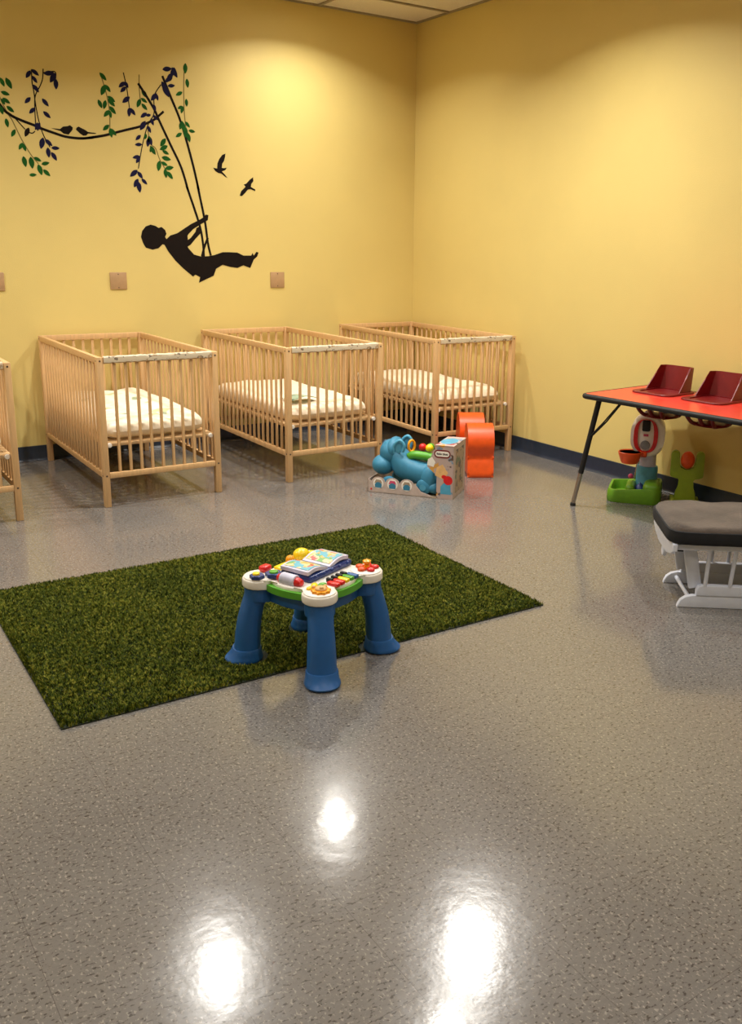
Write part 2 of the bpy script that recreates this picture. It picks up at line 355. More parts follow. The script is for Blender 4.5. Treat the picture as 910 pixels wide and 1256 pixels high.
# measured outlines of the vinyl stickers, metres on the wall plane (x, z)
SPRIGS=[('sprig_g1', [[(-3.1154, 2.3076), (-3.0761, 2.2136), (-3.0521, 2.1749), (-3.0348, 2.1353), (-2.9999, 2.0553), (-2.951, 1.9682), (-2.9123, 1.9214)]], [(-3.0998, 2.4127, -3.0786, 2.3615, 1), (-3.0674, 2.4162, -3.0362, 2.3524, 1), (-3.1034, 2.3309, -3.0506, 2.3173, 1), (-3.0962, 2.2961, -3.0527, 2.2665, 1), (-3.0764, 2.2508, -3.0336, 2.2173, 1), (-3.1135, 2.2507, -3.1011, 2.1978, 1), (-3.1033, 2.292, -3.0847, 2.2568, 1), (-3.0858, 2.1788, -3.078, 2.125, 1), (-3.0362, 2.118, -3.062, 2.0714, 1), (-2.9976, 2.0416, -3.0239, 1.9982, 1), (-2.9978, 2.0382, -2.9828, 1.9905, 1), (-3.0005, 1.9615, -2.9904, 1.8956, 1), (-2.9572, 1.9608, -2.9503, 1.8874, 1), (-2.9377, 1.9585, -2.8934, 1.9367, 1), (-2.8947, 1.9189, -2.8438, 1.9312, 1), (-2.914, 1.9178, -2.8963, 1.8515, 1), (-2.8864, 1.8875, -2.8449, 1.8485, 1), (-2.9744, 1.8487, -2.9282, 1.8533, 1)]), ('sprig_d1', [[(-2.8407, 2.4914), (-2.8486, 2.4328), (-2.8659, 2.3901), (-2.8982, 2.3322), (-2.908, 2.2697), (-2.9116, 2.1591)], [(-2.911, 2.4802), (-2.9134, 2.4055), (-2.9072, 2.3518), (-2.9006, 2.2566), (-2.8869, 2.1611), (-2.8643, 2.0862), (-2.8332, 2.0253)], [(-2.8425, 2.4674), (-2.771, 2.4821), (-2.7683, 2.4413)]], [(-2.9171, 2.4727, -2.9484, 2.4255, 0), (-2.9123, 2.4814, -2.8685, 2.4476, 0), (-2.9105, 2.4431, -2.8824, 2.402, 0), (-2.9089, 2.3924, -2.8761, 2.348, 0), (-2.9294, 2.3155, -2.9671, 2.2765, 0), (-2.8611, 2.3152, -2.8235, 2.2705, 0), (-2.9076, 2.256, -2.9454, 2.2182, 0), (-2.8598, 2.2396, -2.8165, 2.2017, 0), (-2.8394, 2.4623, -2.775, 2.4762, 0), (-2.7679, 2.4756, -2.8044, 2.4135, 0), (-2.7683, 2.4413, -2.7702, 2.3758, 0), (-2.8717, 2.0822, -2.8913, 2.0107, 0), (-2.8618, 2.0724, -2.8183, 2.0334, 0), (-2.8263, 2.0222, -2.7743, 2.0237, 0), (-2.8476, 2.0243, -2.8452, 1.9609, 0), (-2.8281, 1.9974, -2.7973, 1.9462, 0), (-2.9265, 2.1475, -2.8809, 2.1477, 0), (-2.9002, 2.1704, -2.9007, 2.1183, 0), (-2.9146, 2.1657, -2.8825, 2.1267, 0), (-2.8828, 2.1684, -2.9179, 2.1239, 0)]), ('sprig_g2', [[(-2.4881, 2.5078), (-2.4702, 2.4489), (-2.4496, 2.361), (-2.4399, 2.2629), (-2.4454, 2.1459)]], [(-2.4907, 2.5076, -2.4476, 2.4635, 1), (-2.4579, 2.4379, -2.4882, 2.3695, 1), (-2.4579, 2.4379, -2.4257, 2.3945, 1), (-2.5098, 2.3429, -2.4872, 2.29, 1), (-2.4612, 2.3434, -2.4761, 2.2861, 1), (-2.4474, 2.3694, -2.3985, 2.337, 1), (-2.4458, 2.3531, -2.4019, 2.3094, 1), (-2.4398, 2.3084, -2.3985, 2.2623, 1), (-2.4413, 2.2834, -2.4791, 2.2388, 1), (-2.4413, 2.2834, -2.4311, 2.2346, 1), (-2.447, 2.1917, -2.4905, 2.1549, 1), (-2.4438, 2.1711, -2.4341, 2.1132, 1), (-2.4438, 2.1711, -2.4039, 2.1281, 1)]), ('sprig_d2', [[(-2.3343, 2.5247), (-2.324, 2.4724), (-2.3144, 2.4072), (-2.3064, 2.3122)]], [(-2.3243, 2.4682, -2.3708, 2.4305, 0), (-2.3267, 2.4721, -2.3068, 2.4312, 0), (-2.3468, 2.4618, -2.3078, 2.4452, 0), (-2.3215, 2.4396, -2.361, 2.4009, 0), (-2.2999, 2.3796, -2.3524, 2.3372, 0), (-2.3064, 2.3122, -2.3125, 2.2531, 0), (-2.3021, 2.3101, -2.2685, 2.2653, 0)]), ('sprig_g3', [[(-2.2298, 2.5237), (-2.233, 2.4487), (-2.2308, 2.3737)]], [(-2.2184, 2.4335, -2.182, 2.3826, 1), (-2.228, 2.374, -2.2548, 2.3169, 1), (-2.226, 2.3784, -2.1836, 2.353, 1), (-2.2233, 2.345, -2.186, 2.3063, 1)]), ('sprig_d3', [[(-2.0831, 2.4766), (-2.1333, 2.3999), (-2.1408, 2.2891), (-2.1843, 2.2173), (-2.2221, 2.112), (-2.2453, 2.0246), (-2.2671, 1.9284)]], [(-2.1139, 2.4187, -2.158, 2.368, 0), (-2.1213, 2.418, -2.1088, 2.3727, 0), (-2.1406, 2.3485, -2.129, 2.3029, 0), (-2.1897, 2.289, -2.2345, 2.2556, 0), (-2.1626, 2.2787, -2.1998, 2.2712, 0), (-2.1487, 2.2799, -2.1178, 2.2484, 0), (-2.2016, 2.2372, -2.2417, 2.1744, 0), (-2.1638, 2.2573, -2.1476, 2.2118, 0), (-2.1894, 2.2084, -2.1687, 2.1631, 0), (-2.2387, 2.1449, -2.2754, 2.1098, 0), (-2.2328, 2.0855, -2.2834, 2.0802, 0), (-2.2507, 2.0088, -2.3037, 1.9951, 0), (-2.2508, 2.007, -2.2808, 1.9621, 0), (-2.274, 1.9194, -2.327, 1.8733, 0), (-2.2745, 1.9107, -2.2401, 1.8648, 0), (-2.2725, 1.8632, -2.3034, 1.8052, 0), (-2.2735, 1.8457, -2.2637, 1.7721, 0), (-2.2494, 1.8644, -2.2114, 1.8288, 0)]), ('sprig_g4', [[(-2.1898, 2.1998), (-2.1767, 2.0981), (-2.1411, 2.0661), (-2.1164, 1.9982), (-2.0815, 1.9391), (-2.0681, 1.9223)]], [(-2.2014, 2.1563, -2.2107, 2.1196, 1), (-2.1791, 2.1408, -2.1907, 2.0971, 1), (-2.1854, 2.1447, -2.1664, 2.0816, 0), (-2.1776, 2.0808, -2.1432, 2.0244, 1), (-2.1638, 2.0775, -2.1817, 2.0374, 1), (-2.0672, 2.1363, -2.1075, 2.0814, 1), (-2.0552, 2.0894, -2.1133, 2.0593, 1), (-2.0947, 2.0562, -2.0484, 2.0332, 1), (-2.1168, 1.9895, -2.1298, 1.9188, 1), (-2.1016, 2.0123, -2.0358, 1.9989, 1), (-2.1078, 1.9813, -2.0615, 1.9596, 1), (-2.0815, 1.9391, -2.0189, 1.9515, 1), (-2.0815, 1.9391, -2.075, 1.8778, 1), (-2.0681, 1.9223, -2.0293, 1.8731, 1), (-2.1842, 2.1319, -2.1967, 2.0709, 0)]), ('sprig_d4', [[(-1.9936, 2.5916), (-2.0062, 2.5227), (-2.0353, 2.5027), (-2.0677, 2.5077)]], [(-2.0691, 2.573, -2.0014, 2.5856, 0), (-2.0028, 2.5947, -1.9663, 2.5311, 0), (-1.9891, 2.5878, -2.0106, 2.5306, 0), (-2.0027, 2.5568, -2.0402, 2.4979, 0), (-2.0367, 2.4729, -1.9847, 2.4808, 0), (-2.0774, 2.4983, -2.0433, 2.4341, 0), (-2.0689, 2.4823, -2.0308, 2.4014, 0), (-2.0153, 2.5301, -2.0545, 2.4922, 0), (-1.9887, 2.5963, -1.9767, 2.5512, 0)]), ('sprig_g5', [[(-1.9089, 2.6265), (-1.9207, 2.5318), (-1.926, 2.4114), (-1.9262, 2.2993), (-1.92, 2.2215)]], [(-1.9049, 2.6312, -1.9098, 2.5627, 1), (-1.8996, 2.534, -1.8945, 2.4747, 1), (-1.9341, 2.445, -1.9828, 2.4188, 1), (-1.9091, 2.4045, -1.9075, 2.3529, 1), (-1.9382, 2.3544, -1.9725, 2.334, 1), (-1.9334, 2.3548, -1.9499, 2.3058, 1), (-1.9424, 2.2589, -1.9642, 2.2006, 1), (-1.9233, 2.2561, -1.8911, 2.2195, 1), (-1.9016, 2.2012, -1.8532, 2.1936, 1), (-1.9508, 2.1799, -1.9952, 2.1503, 1), (-1.9118, 2.1872, -1.8952, 2.1227, 1), (-1.92, 2.2215, -1.9279, 2.151, 1), (-1.9426, 2.2545, -1.9341, 2.1855, 1)])]
BRANCH=[(-3.1493, 2.301), (-3.1132, 2.2541), (-3.0889, 2.2226), (-3.0633, 2.2045), (-3.0372, 2.1898), (-2.9838, 2.1703), (-2.9159, 2.1497), (-2.8748, 2.1343), (-2.8121, 2.1168), (-2.7413, 2.099), (-2.676, 2.0933), (-2.6167, 2.0955), (-2.5563, 2.1058), (-2.579, 2.1024), (-2.4909, 2.1215), (-2.419, 2.1437), (-2.328, 2.1719), (-2.245, 2.1971), (-2.1885, 2.2255), (-2.141, 2.2508), (-2.1119, 2.2746), (-2.0729, 2.3079)]
TWIGS=[[(-3.0372, 2.1898), (-2.9772, 2.1227)], [(-2.9556, 2.1057), (-2.9335, 2.1033), (-2.9184, 2.1169)]]
BRLEAF=[(-2.9533, 2.1349, -2.9808, 2.0775, 0)]
POLY={'perch_a': [(-2.8174, 2.1423), (-2.7636, 2.141), (-2.7444, 2.1573), (-2.715, 2.1625), (-2.7, 2.1694), (-2.6826, 2.1566), (-2.6858, 2.1422), (-2.6993, 2.127), (-2.7113, 2.1119), (-2.7222, 2.1125), (-2.7438, 2.1151), (-2.7609, 2.1293), (-2.7963, 2.137)], 'perch_b': [(-2.6636, 2.1454), (-2.6583, 2.1586), (-2.6453, 2.1653), (-2.6274, 2.1575), (-2.6058, 2.1485), (-2.5879, 2.1371), (-2.5357, 2.1339), (-2.5398, 2.1293), (-2.5886, 2.127), (-2.6006, 2.1146), (-2.6194, 2.1118), (-2.6407, 2.1244), (-2.6546, 2.1376)], 'fly_a': [(-1.7295, 1.9656), (-1.7161, 1.9635), (-1.7, 1.961), (-1.696, 1.9975), (-1.6814, 2.0273), (-1.6588, 2.0553), (-1.634, 2.0666), (-1.6374, 2.0446), (-1.6466, 2.015), (-1.6609, 1.9948), (-1.6645, 1.9679), (-1.6483, 1.9664), (-1.6274, 1.9715), (-1.6378, 1.9549), (-1.6654, 1.9436), (-1.6442, 1.9253), (-1.6258, 1.9034), (-1.6393, 1.9085), (-1.6686, 1.9289), (-1.6929, 1.9324), (-1.7141, 1.9433)], 'fly_b': [(-1.4248, 1.9174), (-1.4227, 1.8902), (-1.4402, 1.8694), (-1.4436, 1.8493), (-1.41, 1.8334), (-1.4086, 1.821), (-1.4187, 1.8245), (-1.4469, 1.8342), (-1.4696, 1.8282), (-1.4871, 1.8075), (-1.516, 1.7824), (-1.5327, 1.7846), (-1.5206, 1.816), (-1.4918, 1.8421), (-1.4859, 1.8498), (-1.4996, 1.8625), (-1.4797, 1.87), (-1.4507, 1.8987)], 'boy_body': [(-2.2014, 1.5651), (-2.2366, 1.5524), (-2.2631, 1.5217), (-2.2734, 1.4822), (-2.2618, 1.443), (-2.2442, 1.4103), (-2.1962, 1.3976), (-2.1536, 1.4075), (-2.1241, 1.4345), (-2.1101, 1.4321), (-2.0839, 1.3856), (-2.0367, 1.3253), (-1.9812, 1.2711), (-1.9103, 1.2133), (-1.892, 1.2271), (-1.8571, 1.209), (-1.8676, 1.1702), (-1.7529, 1.2197), (-1.7329, 1.2685), (-1.6817, 1.2965), (-1.6207, 1.2812), (-1.5666, 1.2743), (-1.519, 1.2928), (-1.4643, 1.2744), (-1.4476, 1.3072), (-1.4341, 1.3357), (-1.4064, 1.3572), (-1.3945, 1.3858), (-1.4103, 1.3913), (-1.4333, 1.3641), (-1.4423, 1.3825), (-1.4539, 1.3639), (-1.517, 1.3634), (-1.5632, 1.3841), (-1.6326, 1.3862), (-1.6786, 1.3857), (-1.74, 1.3657), (-1.7855, 1.357), (-1.8453, 1.3538), (-1.8965, 1.3671), (-1.9316, 1.4048), (-1.9453, 1.4236), (-1.9379, 1.4616), (-1.9393, 1.4954), (-1.9694, 1.535), (-2.0137, 1.5113), (-2.0644, 1.4956), (-2.0941, 1.4697), (-2.1032, 1.4855), (-2.0923, 1.5056), (-2.101, 1.532), (-2.1254, 1.5513), (-2.1468, 1.5441), (-2.1671, 1.5568)], 'boy_arm1': [(-2.0644, 1.4956), (-2.0137, 1.5113), (-1.9544, 1.5488), (-1.9096, 1.5768), (-1.8574, 1.6011), (-1.8122, 1.6267), (-1.7967, 1.6447), (-1.7776, 1.6413), (-1.7834, 1.6072), (-1.8514, 1.5689), (-1.8966, 1.5408), (-1.93, 1.509), (-1.9578, 1.4721), (-2.0442, 1.4706)], 'boy_arm2': [(-1.9486, 1.4168), (-1.9186, 1.4349), (-1.8817, 1.4762), (-1.8418, 1.5149), (-1.835, 1.5381), (-1.8488, 1.5608), (-1.8698, 1.5509), (-1.8797, 1.5236), (-1.9166, 1.4809), (-1.9585, 1.4545)]}
ROPES=[[(-2.2391, 2.4688), (-2.1461, 2.3311), (-2.1042, 2.241), (-2.0358, 2.0995), (-1.9657, 1.9546), (-1.9234, 1.8096), (-1.928, 1.8222), (-1.8507, 1.5851), (-1.8266, 1.4499), (-1.823, 1.354)], [(-2.0711, 2.5326), (-2.0209, 2.4108), (-1.9526, 2.245), (-1.8856, 2.0038), (-1.8442, 1.8132), (-1.8482, 1.8259), (-1.8059, 1.5998), (-1.7894, 1.4505), (-1.7703, 1.3613)], [(-1.7881, 1.4847), (-1.8158, 1.4227), (-1.8379, 1.3539)]]

CAM = [1136.083, 0.2426, 0.60611, 0.01692, -4.46264, -6.46511, 1.44772, 504.46043, 583.59337]
# ------------------------------------------------------------------ vinyl wall stickers (on the back wall, y = 0)
TH = .0012
def plate2(mb, poly, y0=-TH): mb.prism(poly, 'y', y0, 0)
def leafpoly(x0, z0, x1, z1, wid=.225):
    dx, dz = x1 - x0, z1 - z0; L = math.hypot(dx, dz); nx, nz = -dz / L, dx / L
    W = max(.010, wid * L); out = []
    prof = [(0, 0), (.12, .5), (.3, .92), (.5, 1), (.7, .8), (.88, .4), (1, 0)]
    for t, w in prof: out.append((x0 + dx * t + nx * W * w, z0 + dz * t + nz * W * w))
    for t, w in prof[-2:0:-1]: out.append((x0 + dx * t - nx * W * w, z0 + dz * t - nz * W * w))
    return out
def ribbon(mb, pts, w0, w1=None, k=5, y0=-TH):
    w1 = w1 if w1 is not None else w0
    P = catmull([(p[0], p[1], 0) for p in pts], k); n = len(P); L = []; R = []
    for i, p in enumerate(P):
        d = (P[min(i + 1, n - 1)] - P[max(i - 1, 0)]).normalized(); nn = Vector((-d.y, d.x, 0)); w = w0 + (w1 - w0) * i / (n - 1)
        L.append(p + nn * w / 2); R.append(p - nn * w / 2)
    plate2(mb, [(q.x, q.y) for q in L] + [(q.x, q.y) for q in R[::-1]], y0)
SL = {
 'sprig_g1': 'long green leafy sprig sticker, leftmost, trailing below the curved branch',
 'sprig_d1': 'dark plum leafy sprig sticker knotted over the branch, left of the perched birds',
 'sprig_g2': 'green leafy sprig sticker hanging across the branch right of the perched birds',
 'sprig_d2': 'short dark sprig sticker of few leaves between two green sprigs, not touching the branch',
 'sprig_g3': 'smallest green sprig sticker above the branch end, left of the swing rope top',
 'sprig_d3': 'dark sprig sticker tangled at the branch end and hanging lowest left of the ropes',
 'sprig_g4': 'green sprig sticker hanging below the branch end, close left of the swing rope',
 'sprig_d4': 'dark curled leaf cluster sticker at the top of the right swing rope',
 'sprig_g5': 'green sprig sticker on the right, running down across the right swing rope'}
for nm, stems, leaves in SPRIGS:
    xs = [p[0] for s in stems for p in s]; zs = [p[1] for s in stems for p in s]
    t = thing('leaf_sprig_sticker', SL[nm], 'wall sticker', (0, 0, 0), 0, 'leafy sprig wall stickers')
    mb = MB()
    for s in stems: ribbon(mb, s, .007, .006, y0=-TH * .6)
    mb.build('stem', M['stem'] if leaves[0][4] else M['decal'], t, smooth=0)
    for c, nme, mm in ((0, 'dark_leaves', M['navy']), (1, 'green_leaves', M['green_vinyl'])):
        sel = [l for l in leaves if l[4] == c]
        if not sel: continue
        mb = MB()
        for q, l in enumerate(sel): plate2(mb, leafpoly(*l[:4]), -TH - q * .00004)
        mb.build(nme, mm, t, smooth=0)
mb = MB(); ribbon(mb, BRANCH, .017, .015, y0=-TH * .8)
for s in TWIGS: ribbon(mb, s, .007, .006, y0=-TH * .8)
plate2(mb, leafpoly(*BRLEAF[0][:4]), -TH * .85)
tag(mb.build('branch_sticker', M['decal'], smooth=0), 'thin dark branch sticker sagging across the yellow back wall', 'wall sticker')
for key, lab in (('perch_a', 'dark bird sticker perched on the branch, the left one with tail to the left'),
                 ('perch_b', 'dark bird sticker perched on the branch, the right one with tail to the right'),
                 ('fly_a', 'flying bird silhouette sticker with raised wing, higher and nearer the ropes'),
                 ('fly_b', 'flying bird silhouette sticker, lower right of the two flying birds')):
    mb = MB(); plate2(mb, POLY[key], -TH * 1.3)
    tag(mb.build('bird_sticker', M['decal'], smooth=0), lab, 'wall sticker', 'bird wall stickers')
t = thing('swinging_child_sticker', 'black silhouette sticker of a child leaning back on a rope swing', 'wall sticker')
mb = MB()
for i, r in enumerate(ROPES): ribbon(mb, r, .016, .016, y0=-TH * (1.05 + .02 * i))
mb.build('swing_ropes', M['decal'], t, smooth=0)
mb = MB()
for i, kx in enumerate(('boy_body', 'boy_arm1', 'boy_arm2')): plate2(mb, POLY[kx], -TH * (1.5 + .05 * i))
mb.build('child_silhouette', M['decal'], t, smooth=0)

def wall_plate(x, label):
    t = thing('blank_wall_plate', label, 'wall plate', (x, 0, 1.187), group='tan square wall plates')
    MB().box((0, -.004, 0), (.115, .008, .115), .003).build('plate', M['plate'], t)
    for z in (-.045, .045): MB().lathe([(.004, 0), (.003, .0015)], (0, -.008, z), 10, rot=Rx(PI / 2)).build('screw', M['screw'], t)
wall_plate(-2.447, 'tan square wall plate left of the swinging child, above the second crib')
wall_plate(-1.245, 'tan square wall plate right of the swinging child, above the gap between cribs')
wall_plate(-3.235, 'tan square wall plate cut by the left edge of the photo')

# ------------------------------------------------------------------ cribs
CW, CL, CH = .69, 1.38, .84
def make_crib(label):
    t = thing('wooden_crib', label, 'crib', group='slatted beech cribs along the back wall')
    px, py = .034, .042
    first = None
    for i, (x, y) in enumerate(((px / 2, py / 2), (CW - px / 2, py / 2), (px / 2, CL - py / 2), (CW - px / 2, CL - py / 2))):
        if first is None:
            first = MB().box((0, 0, CH / 2), (px, py, CH), .004).build('post', M['wood'], t); o = first
        else:
            o = first.copy(); COL.objects.link(o)
        o.location = (x, y, 0)
    def rail(name, c, d, m='wood'): return MB().box(c, d, .004).build(name, M[m], t)
    for y in (.014, CL - .014):
        rail('top_rail', (CW / 2, y, CH - .018), (CW - 2 * px, .026, .036))
        rail('bottom_rail', (CW / 2, y, .18), (CW - 2 * px, .024, .032))
    for x in (.014, CW - .014):
        rail('top_rail', (x, CL / 2, CH - .018), (.026, CL - 2 * py, .036))
        rail('bottom_rail', (x, CL / 2, .18), (.024, CL - 2 * py, .032))
    z0, z1 = .194, CH - .034; h = z1 - z0
    b1 = b2 = None
    for y in (.014, CL - .014):
        for k in range(9):
            if b1 is None: b1 = MB().box((0, 0, 0), (.017, .013, h), .003, seg=1).build('bar', M['wood'], t); o = b1
            else: o = b1.copy(); COL.objects.link(o)
            o.location = (px + (CW - 2 * px) * (k + 1) / 10, y, (z0 + z1) / 2)
    for x in (.014, CW - .014):
        for k in range(18):
            if b2 is None: b2 = MB().box((0, 0, 0), (.013, .017, h), .003, seg=1).build('bar', M['wood'], t); o = b2
            else: o = b2.copy(); COL.objects.link(o)
            o.location = (x, py + (CL - 2 * py) * (k + 1) / 19, (z0 + z1) / 2)
    mb = MB()
    for x in (.04, CW - .04): mb.box((x, CL / 2, .348), (.026, CL - .07, .02), .003)
    for k in range(12): mb.box((CW / 2, .075 + (CL - .15) * k / 11, .352), (CW - .1, .07, .012), .002)
    for y in (.045, CL - .045): mb.box((CW / 2, y, .348), (CW - .1, .02, .018), .003)
    mb.build('mattress_base', M['woodend'], t)
    for x in (.05, CW - .05):
        mb = MB().lathe([(.001, .012), (.012, .01), (.014, 0)], (x, .034, .347), 14, rot=Rx(PI / 2)); mb.build('base_bolt', M['wpl'], t)
    # screws on post faces
    s0 = None
    spots_ = [((x, 0, z), (PI / 2, 0, 0)) for x in (px / 2, CW - px / 2) for z in (.18, CH - .02)] + [((0, y, z), (0, -PI / 2, 0)) for y in (py / 2, CL - py / 2) for z in (.18, CH - .02)]
    for loc_, rot_ in spots_:
        if s0 is None: s0 = MB().lathe([(.0055, 0), (.004, .001)], n=10).build('screw', M['screw'], t, smooth=0); o = s0
        else: o = s0.copy(); COL.objects.link(o)
        o.location = loc_; o.rotation_euler = rot_
    # pale wrap over the front rail
    rng = random.Random(3); N = 40; rings = []
    for i in range(N + 1):
        x = px + .004 + (CW - 2 * px - .008) * i / N; e = rng.uniform(-.0015, .0015); f = rng.uniform(-.002, .002)
        zt, zb, ya, yb = CH + .003 + e, CH - .029 + f, -.004 + e, .032 + e
        rings.append([(x, ya, zb), (x, ya - .001, (zb + zt) / 2), (x, ya, zt - .004), (x, ya + .004, zt), (x, yb - .004, zt), (x, yb, zt - .004), (x, yb, zb), (x, yb - .003, zb - .001), (x, ya + .003, zb - .001)])
    tag(MB().loft(rings).build('rail_wrap', M['wrap'], t), 'pale crinkled wrap with dark printed dashes')
    return t
CR = [(-3.0269, -1.4024, -.0158, 'beech slatted crib with printed quilted mattress, second from the left of the row'),
      (-1.8979, -1.4177, -.0098, 'beech slatted crib with a folded green leaflet on its mattress'),
      (-.7482, -1.377, -.0305, 'beech slatted crib in the back right corner behind the orange toy'),
      (-4.1542, -1.4126, -.0119, 'beech slatted crib cut off by the left edge of the photo')]
crib = make_crib(CR[0][3])
for i, (x, y, r, lab) in enumerate(CR):
    o = crib if i == 0 else copy_tree(crib)
    o.location = (x, y, 0); o.rotation_euler = (0, 0, r); o['label'] = lab
def mattress(i, label, m, puff, seed):
    x, y, r, _ = CR[i]; rng = random.Random(seed); ph = [rng.uniform(0, 6) for _ in range(6)]
    def bump(u, v): return .006 * math.sin(5 * u + ph[0]) * math.sin(7 * v + ph[1]) + .004 * math.sin(11 * u + 4 * v + ph[2]) + .003 * math.sin(17 * v + ph[3])
    mb = MB(); cushion(mb, (0, 0, .052), .60, 1.27, .10, .045, 30, 9, puff, bump)
    o = mb.build('crib_mattress', m, loc=(x + CW / 2 * math.cos(r) - CL / 2 * math.sin(r), y + CW / 2 * math.sin(r) + CL / 2 * math.cos(r), .36))
    o.rotation_euler = (0, 0, r)
    return tag(o, label, 'mattress', 'crib mattresses')
mattress(0, 'cream mattress in printed grey green sheet, in the second crib from the left', M['quilt'], .03, 1)
mattress(1, 'plain cream mattress under the folded green leaflet', M['matt'], .008, 2)
mattress(2, 'plain cream mattress in the crib behind the orange toy', M['matt'], .022, 3)
mattress(3, 'cream mattress in the crib cut off at the left edge', M['matt'], .02, 4)
# comforter folded on the second crib: raised pad towards the head end
# leaflet on the mattress of the third crib
lf = MB()
lf.loft([[(-.10 + .2 * i / 8, y, .004 + .022 * abs(math.sin(PI * i / 8)) * (1 if y < 0 else .8)) for y in (-.06, .06)] + [(-.10 + .2 * i / 8, y, .001 + .022 * abs(math.sin(PI * i / 8)) * (1 if y < 0 else .8)) for y in (.06, -.06)] for i in range(9)])
o = lf.build('folded_leaflet', M['leaf'], loc=(-1.69, -1.19, .483)); o.rotation_euler = (0, 0, .2)
tag(o, 'folded green and white leaflet lying on the crib mattress', 'leaflet')

# ------------------------------------------------------------------ artificial grass rug
RX, RY, RA, RW, RL = -3.8764, -3.7713, -.0143, 1.9447, 1.3213
rug = thing('grass_rug', 'rectangular green artificial grass rug lying on the vinyl floor', 'rug', (RX, RY, 0), RA)
MB().box((RW / 2, RL / 2, .002), (RW, RL, .004)).build('backing', M['backing'], rug, smooth=0)
TBL = (-2.965, -3.701); TA = math.radians(22.7)
feet_w = []
for sx in (-1, 1):
    for sy in (-1, 1):
        ex = .168 * sx; ey = .168 * sy
        feet_w.append((TBL[0] + ex * math.cos(TA) - ey * math.sin(TA), TBL[1] + ex * math.sin(TA) + ey * math.cos(TA)))
NB = 190000
rs = np.random.RandomState(5)
bx = rs.uniform(0, RW, NB); by = rs.uniform(0, RL, NB)
wx = RX + bx * math.cos(RA) - by * math.sin(RA); wy = RY + bx * math.sin(RA) + by * math.cos(RA)
keep = np.ones(NB, bool)
for fx, fy in feet_w: keep &= (wx - fx) ** 2 + (wy - fy) ** 2 > .074 ** 2
bx, by = bx[keep], by[keep]; NB = len(bx)
clump = np.sin(bx * 31 + 3 * np.sin(by * 17)) * np.sin(by * 27 + 2 * np.sin(bx * 13))
hh = rs.uniform(.010, .019, NB) * (1 + .12 * clump); a = rs.uniform(0, 2 * PI, NB); lean = rs.uniform(.003, .014, NB)
ww = rs.uniform(.0014, .0026, NB); la = a + PI / 2 + rs.uniform(-.9, .9, NB) 
edge = np.minimum(np.minimum(bx, RW - bx), np.minimum(by, RL - by)); lean = np.where(edge < .02, lean * .4, lean)
cx, sx_ = np.cos(a) * ww, np.sin(a) * ww; lx, ly = np.cos(la) * lean, np.sin(la) * lean
V = np.zeros((NB, 5, 3))
V[:, 0] = np.stack([bx - cx, by - sx_, np.full(NB, .004)], 1); V[:, 1] = np.stack([bx + cx, by + sx_, np.full(NB, .004)], 1)
V[:, 2] = np.stack([bx + cx * .9 + lx * .35, by + sx_ * .9 + ly * .35, hh * .6], 1); V[:, 3] = np.stack([bx - cx * .9 + lx * .35, by - sx_ * .9 + ly * .35, hh * .6], 1)
V[:, 4] = np.stack([bx + lx, by + ly, hh], 1)
me = bpy.data.meshes.new('grass_pile')
me.vertices.add(NB * 5); me.vertices.foreach_set('co', V.ravel())
idx = np.arange(NB)[:, None] * 5
loops = np.concatenate([idx + [0, 1, 2, 3], idx + [3, 2, 4]], 1).ravel()
me.loops.add(len(loops)); me.loops.foreach_set('vertex_index', loops.astype(np.int32))
me.polygons.add(NB * 2)
st = (np.arange(NB)[:, None] * 7 + [0, 4]).ravel(); me.polygons.foreach_set('loop_start', st.astype(np.int32))
me.update(calc_edges=True); me.validate()
me.materials.append(M['turf'])
o = bpy.data.objects.new('grass_pile', me); COL.objects.link(o); o.parent = rug; tag(o, kind='stuff')

# ------------------------------------------------------------------ activity table
T = thing('activity_table', 'blue four-legged toddler activity table with white top, standing on the edge of the grass rug', 'activity table', (TBL[0], TBL[1], .0045), TA)
ZT = .272      # underside of the white top plate
TP, FP = .134, .165
def ring(c, rx, ry, z, n=24, ang=0, p=2.0):
    out = []
    for i in range(n):
        th = 2 * PI * i / n; u = rx * math.copysign(abs(math.cos(th)) ** (2 / p), math.cos(th)); v = ry * math.copysign(abs(math.sin(th)) ** (2 / p), math.sin(th))
        out.append((c[0] + u * math.cos(ang) - v * math.sin(ang), c[1] + u * math.sin(ang) + v * math.cos(ang), z))
    return out
for sx in (-1, 1):
    for sy in (-1, 1):
        ang = math.atan2(sy, sx); dx, dy = math.cos(ang), math.sin(ang)
        mb = MB(); rings = []
        #        z     out-offset  r_out r_side
        for z, off, ro, rs_ in ((.040, .008, .047, .052), (.06, .004, .046, .051), (.10, .002, .045, .0495), (.15, -.004, .0425, .047), (.20, -.016, .041, .044), (.225, -.026, .043, .045), (.245, -.036, .047, .047), (ZT, -.038, .049, .049)):
            c0 = (FP * sx + dx * off, FP * sy + dy * off); rings.append(ring(c0, ro, rs_, z, ang=ang, p=2.3))
        mb.loft(rings); lg = mb.build('leg', M['blue'], T, smooth=50)
        mb = MB(); rings = []
        for z, off, ro, rs_ in ((0, .018, .066, .061), (.006, .018, .068, .063), (.014, .015, .063, .060), (.028, .010, .055, .057), (.042, .008, .0515, .056), (.046, .008, .049, .054)):
            c0 = (FP * sx + dx * off, FP * sy + dy * off); rings.append(ring(c0, ro, rs_, z, ang=ang, p=2.2))
        mb.loft(rings); mb.build('foot_cap', M['blue'], lg, smooth=50)
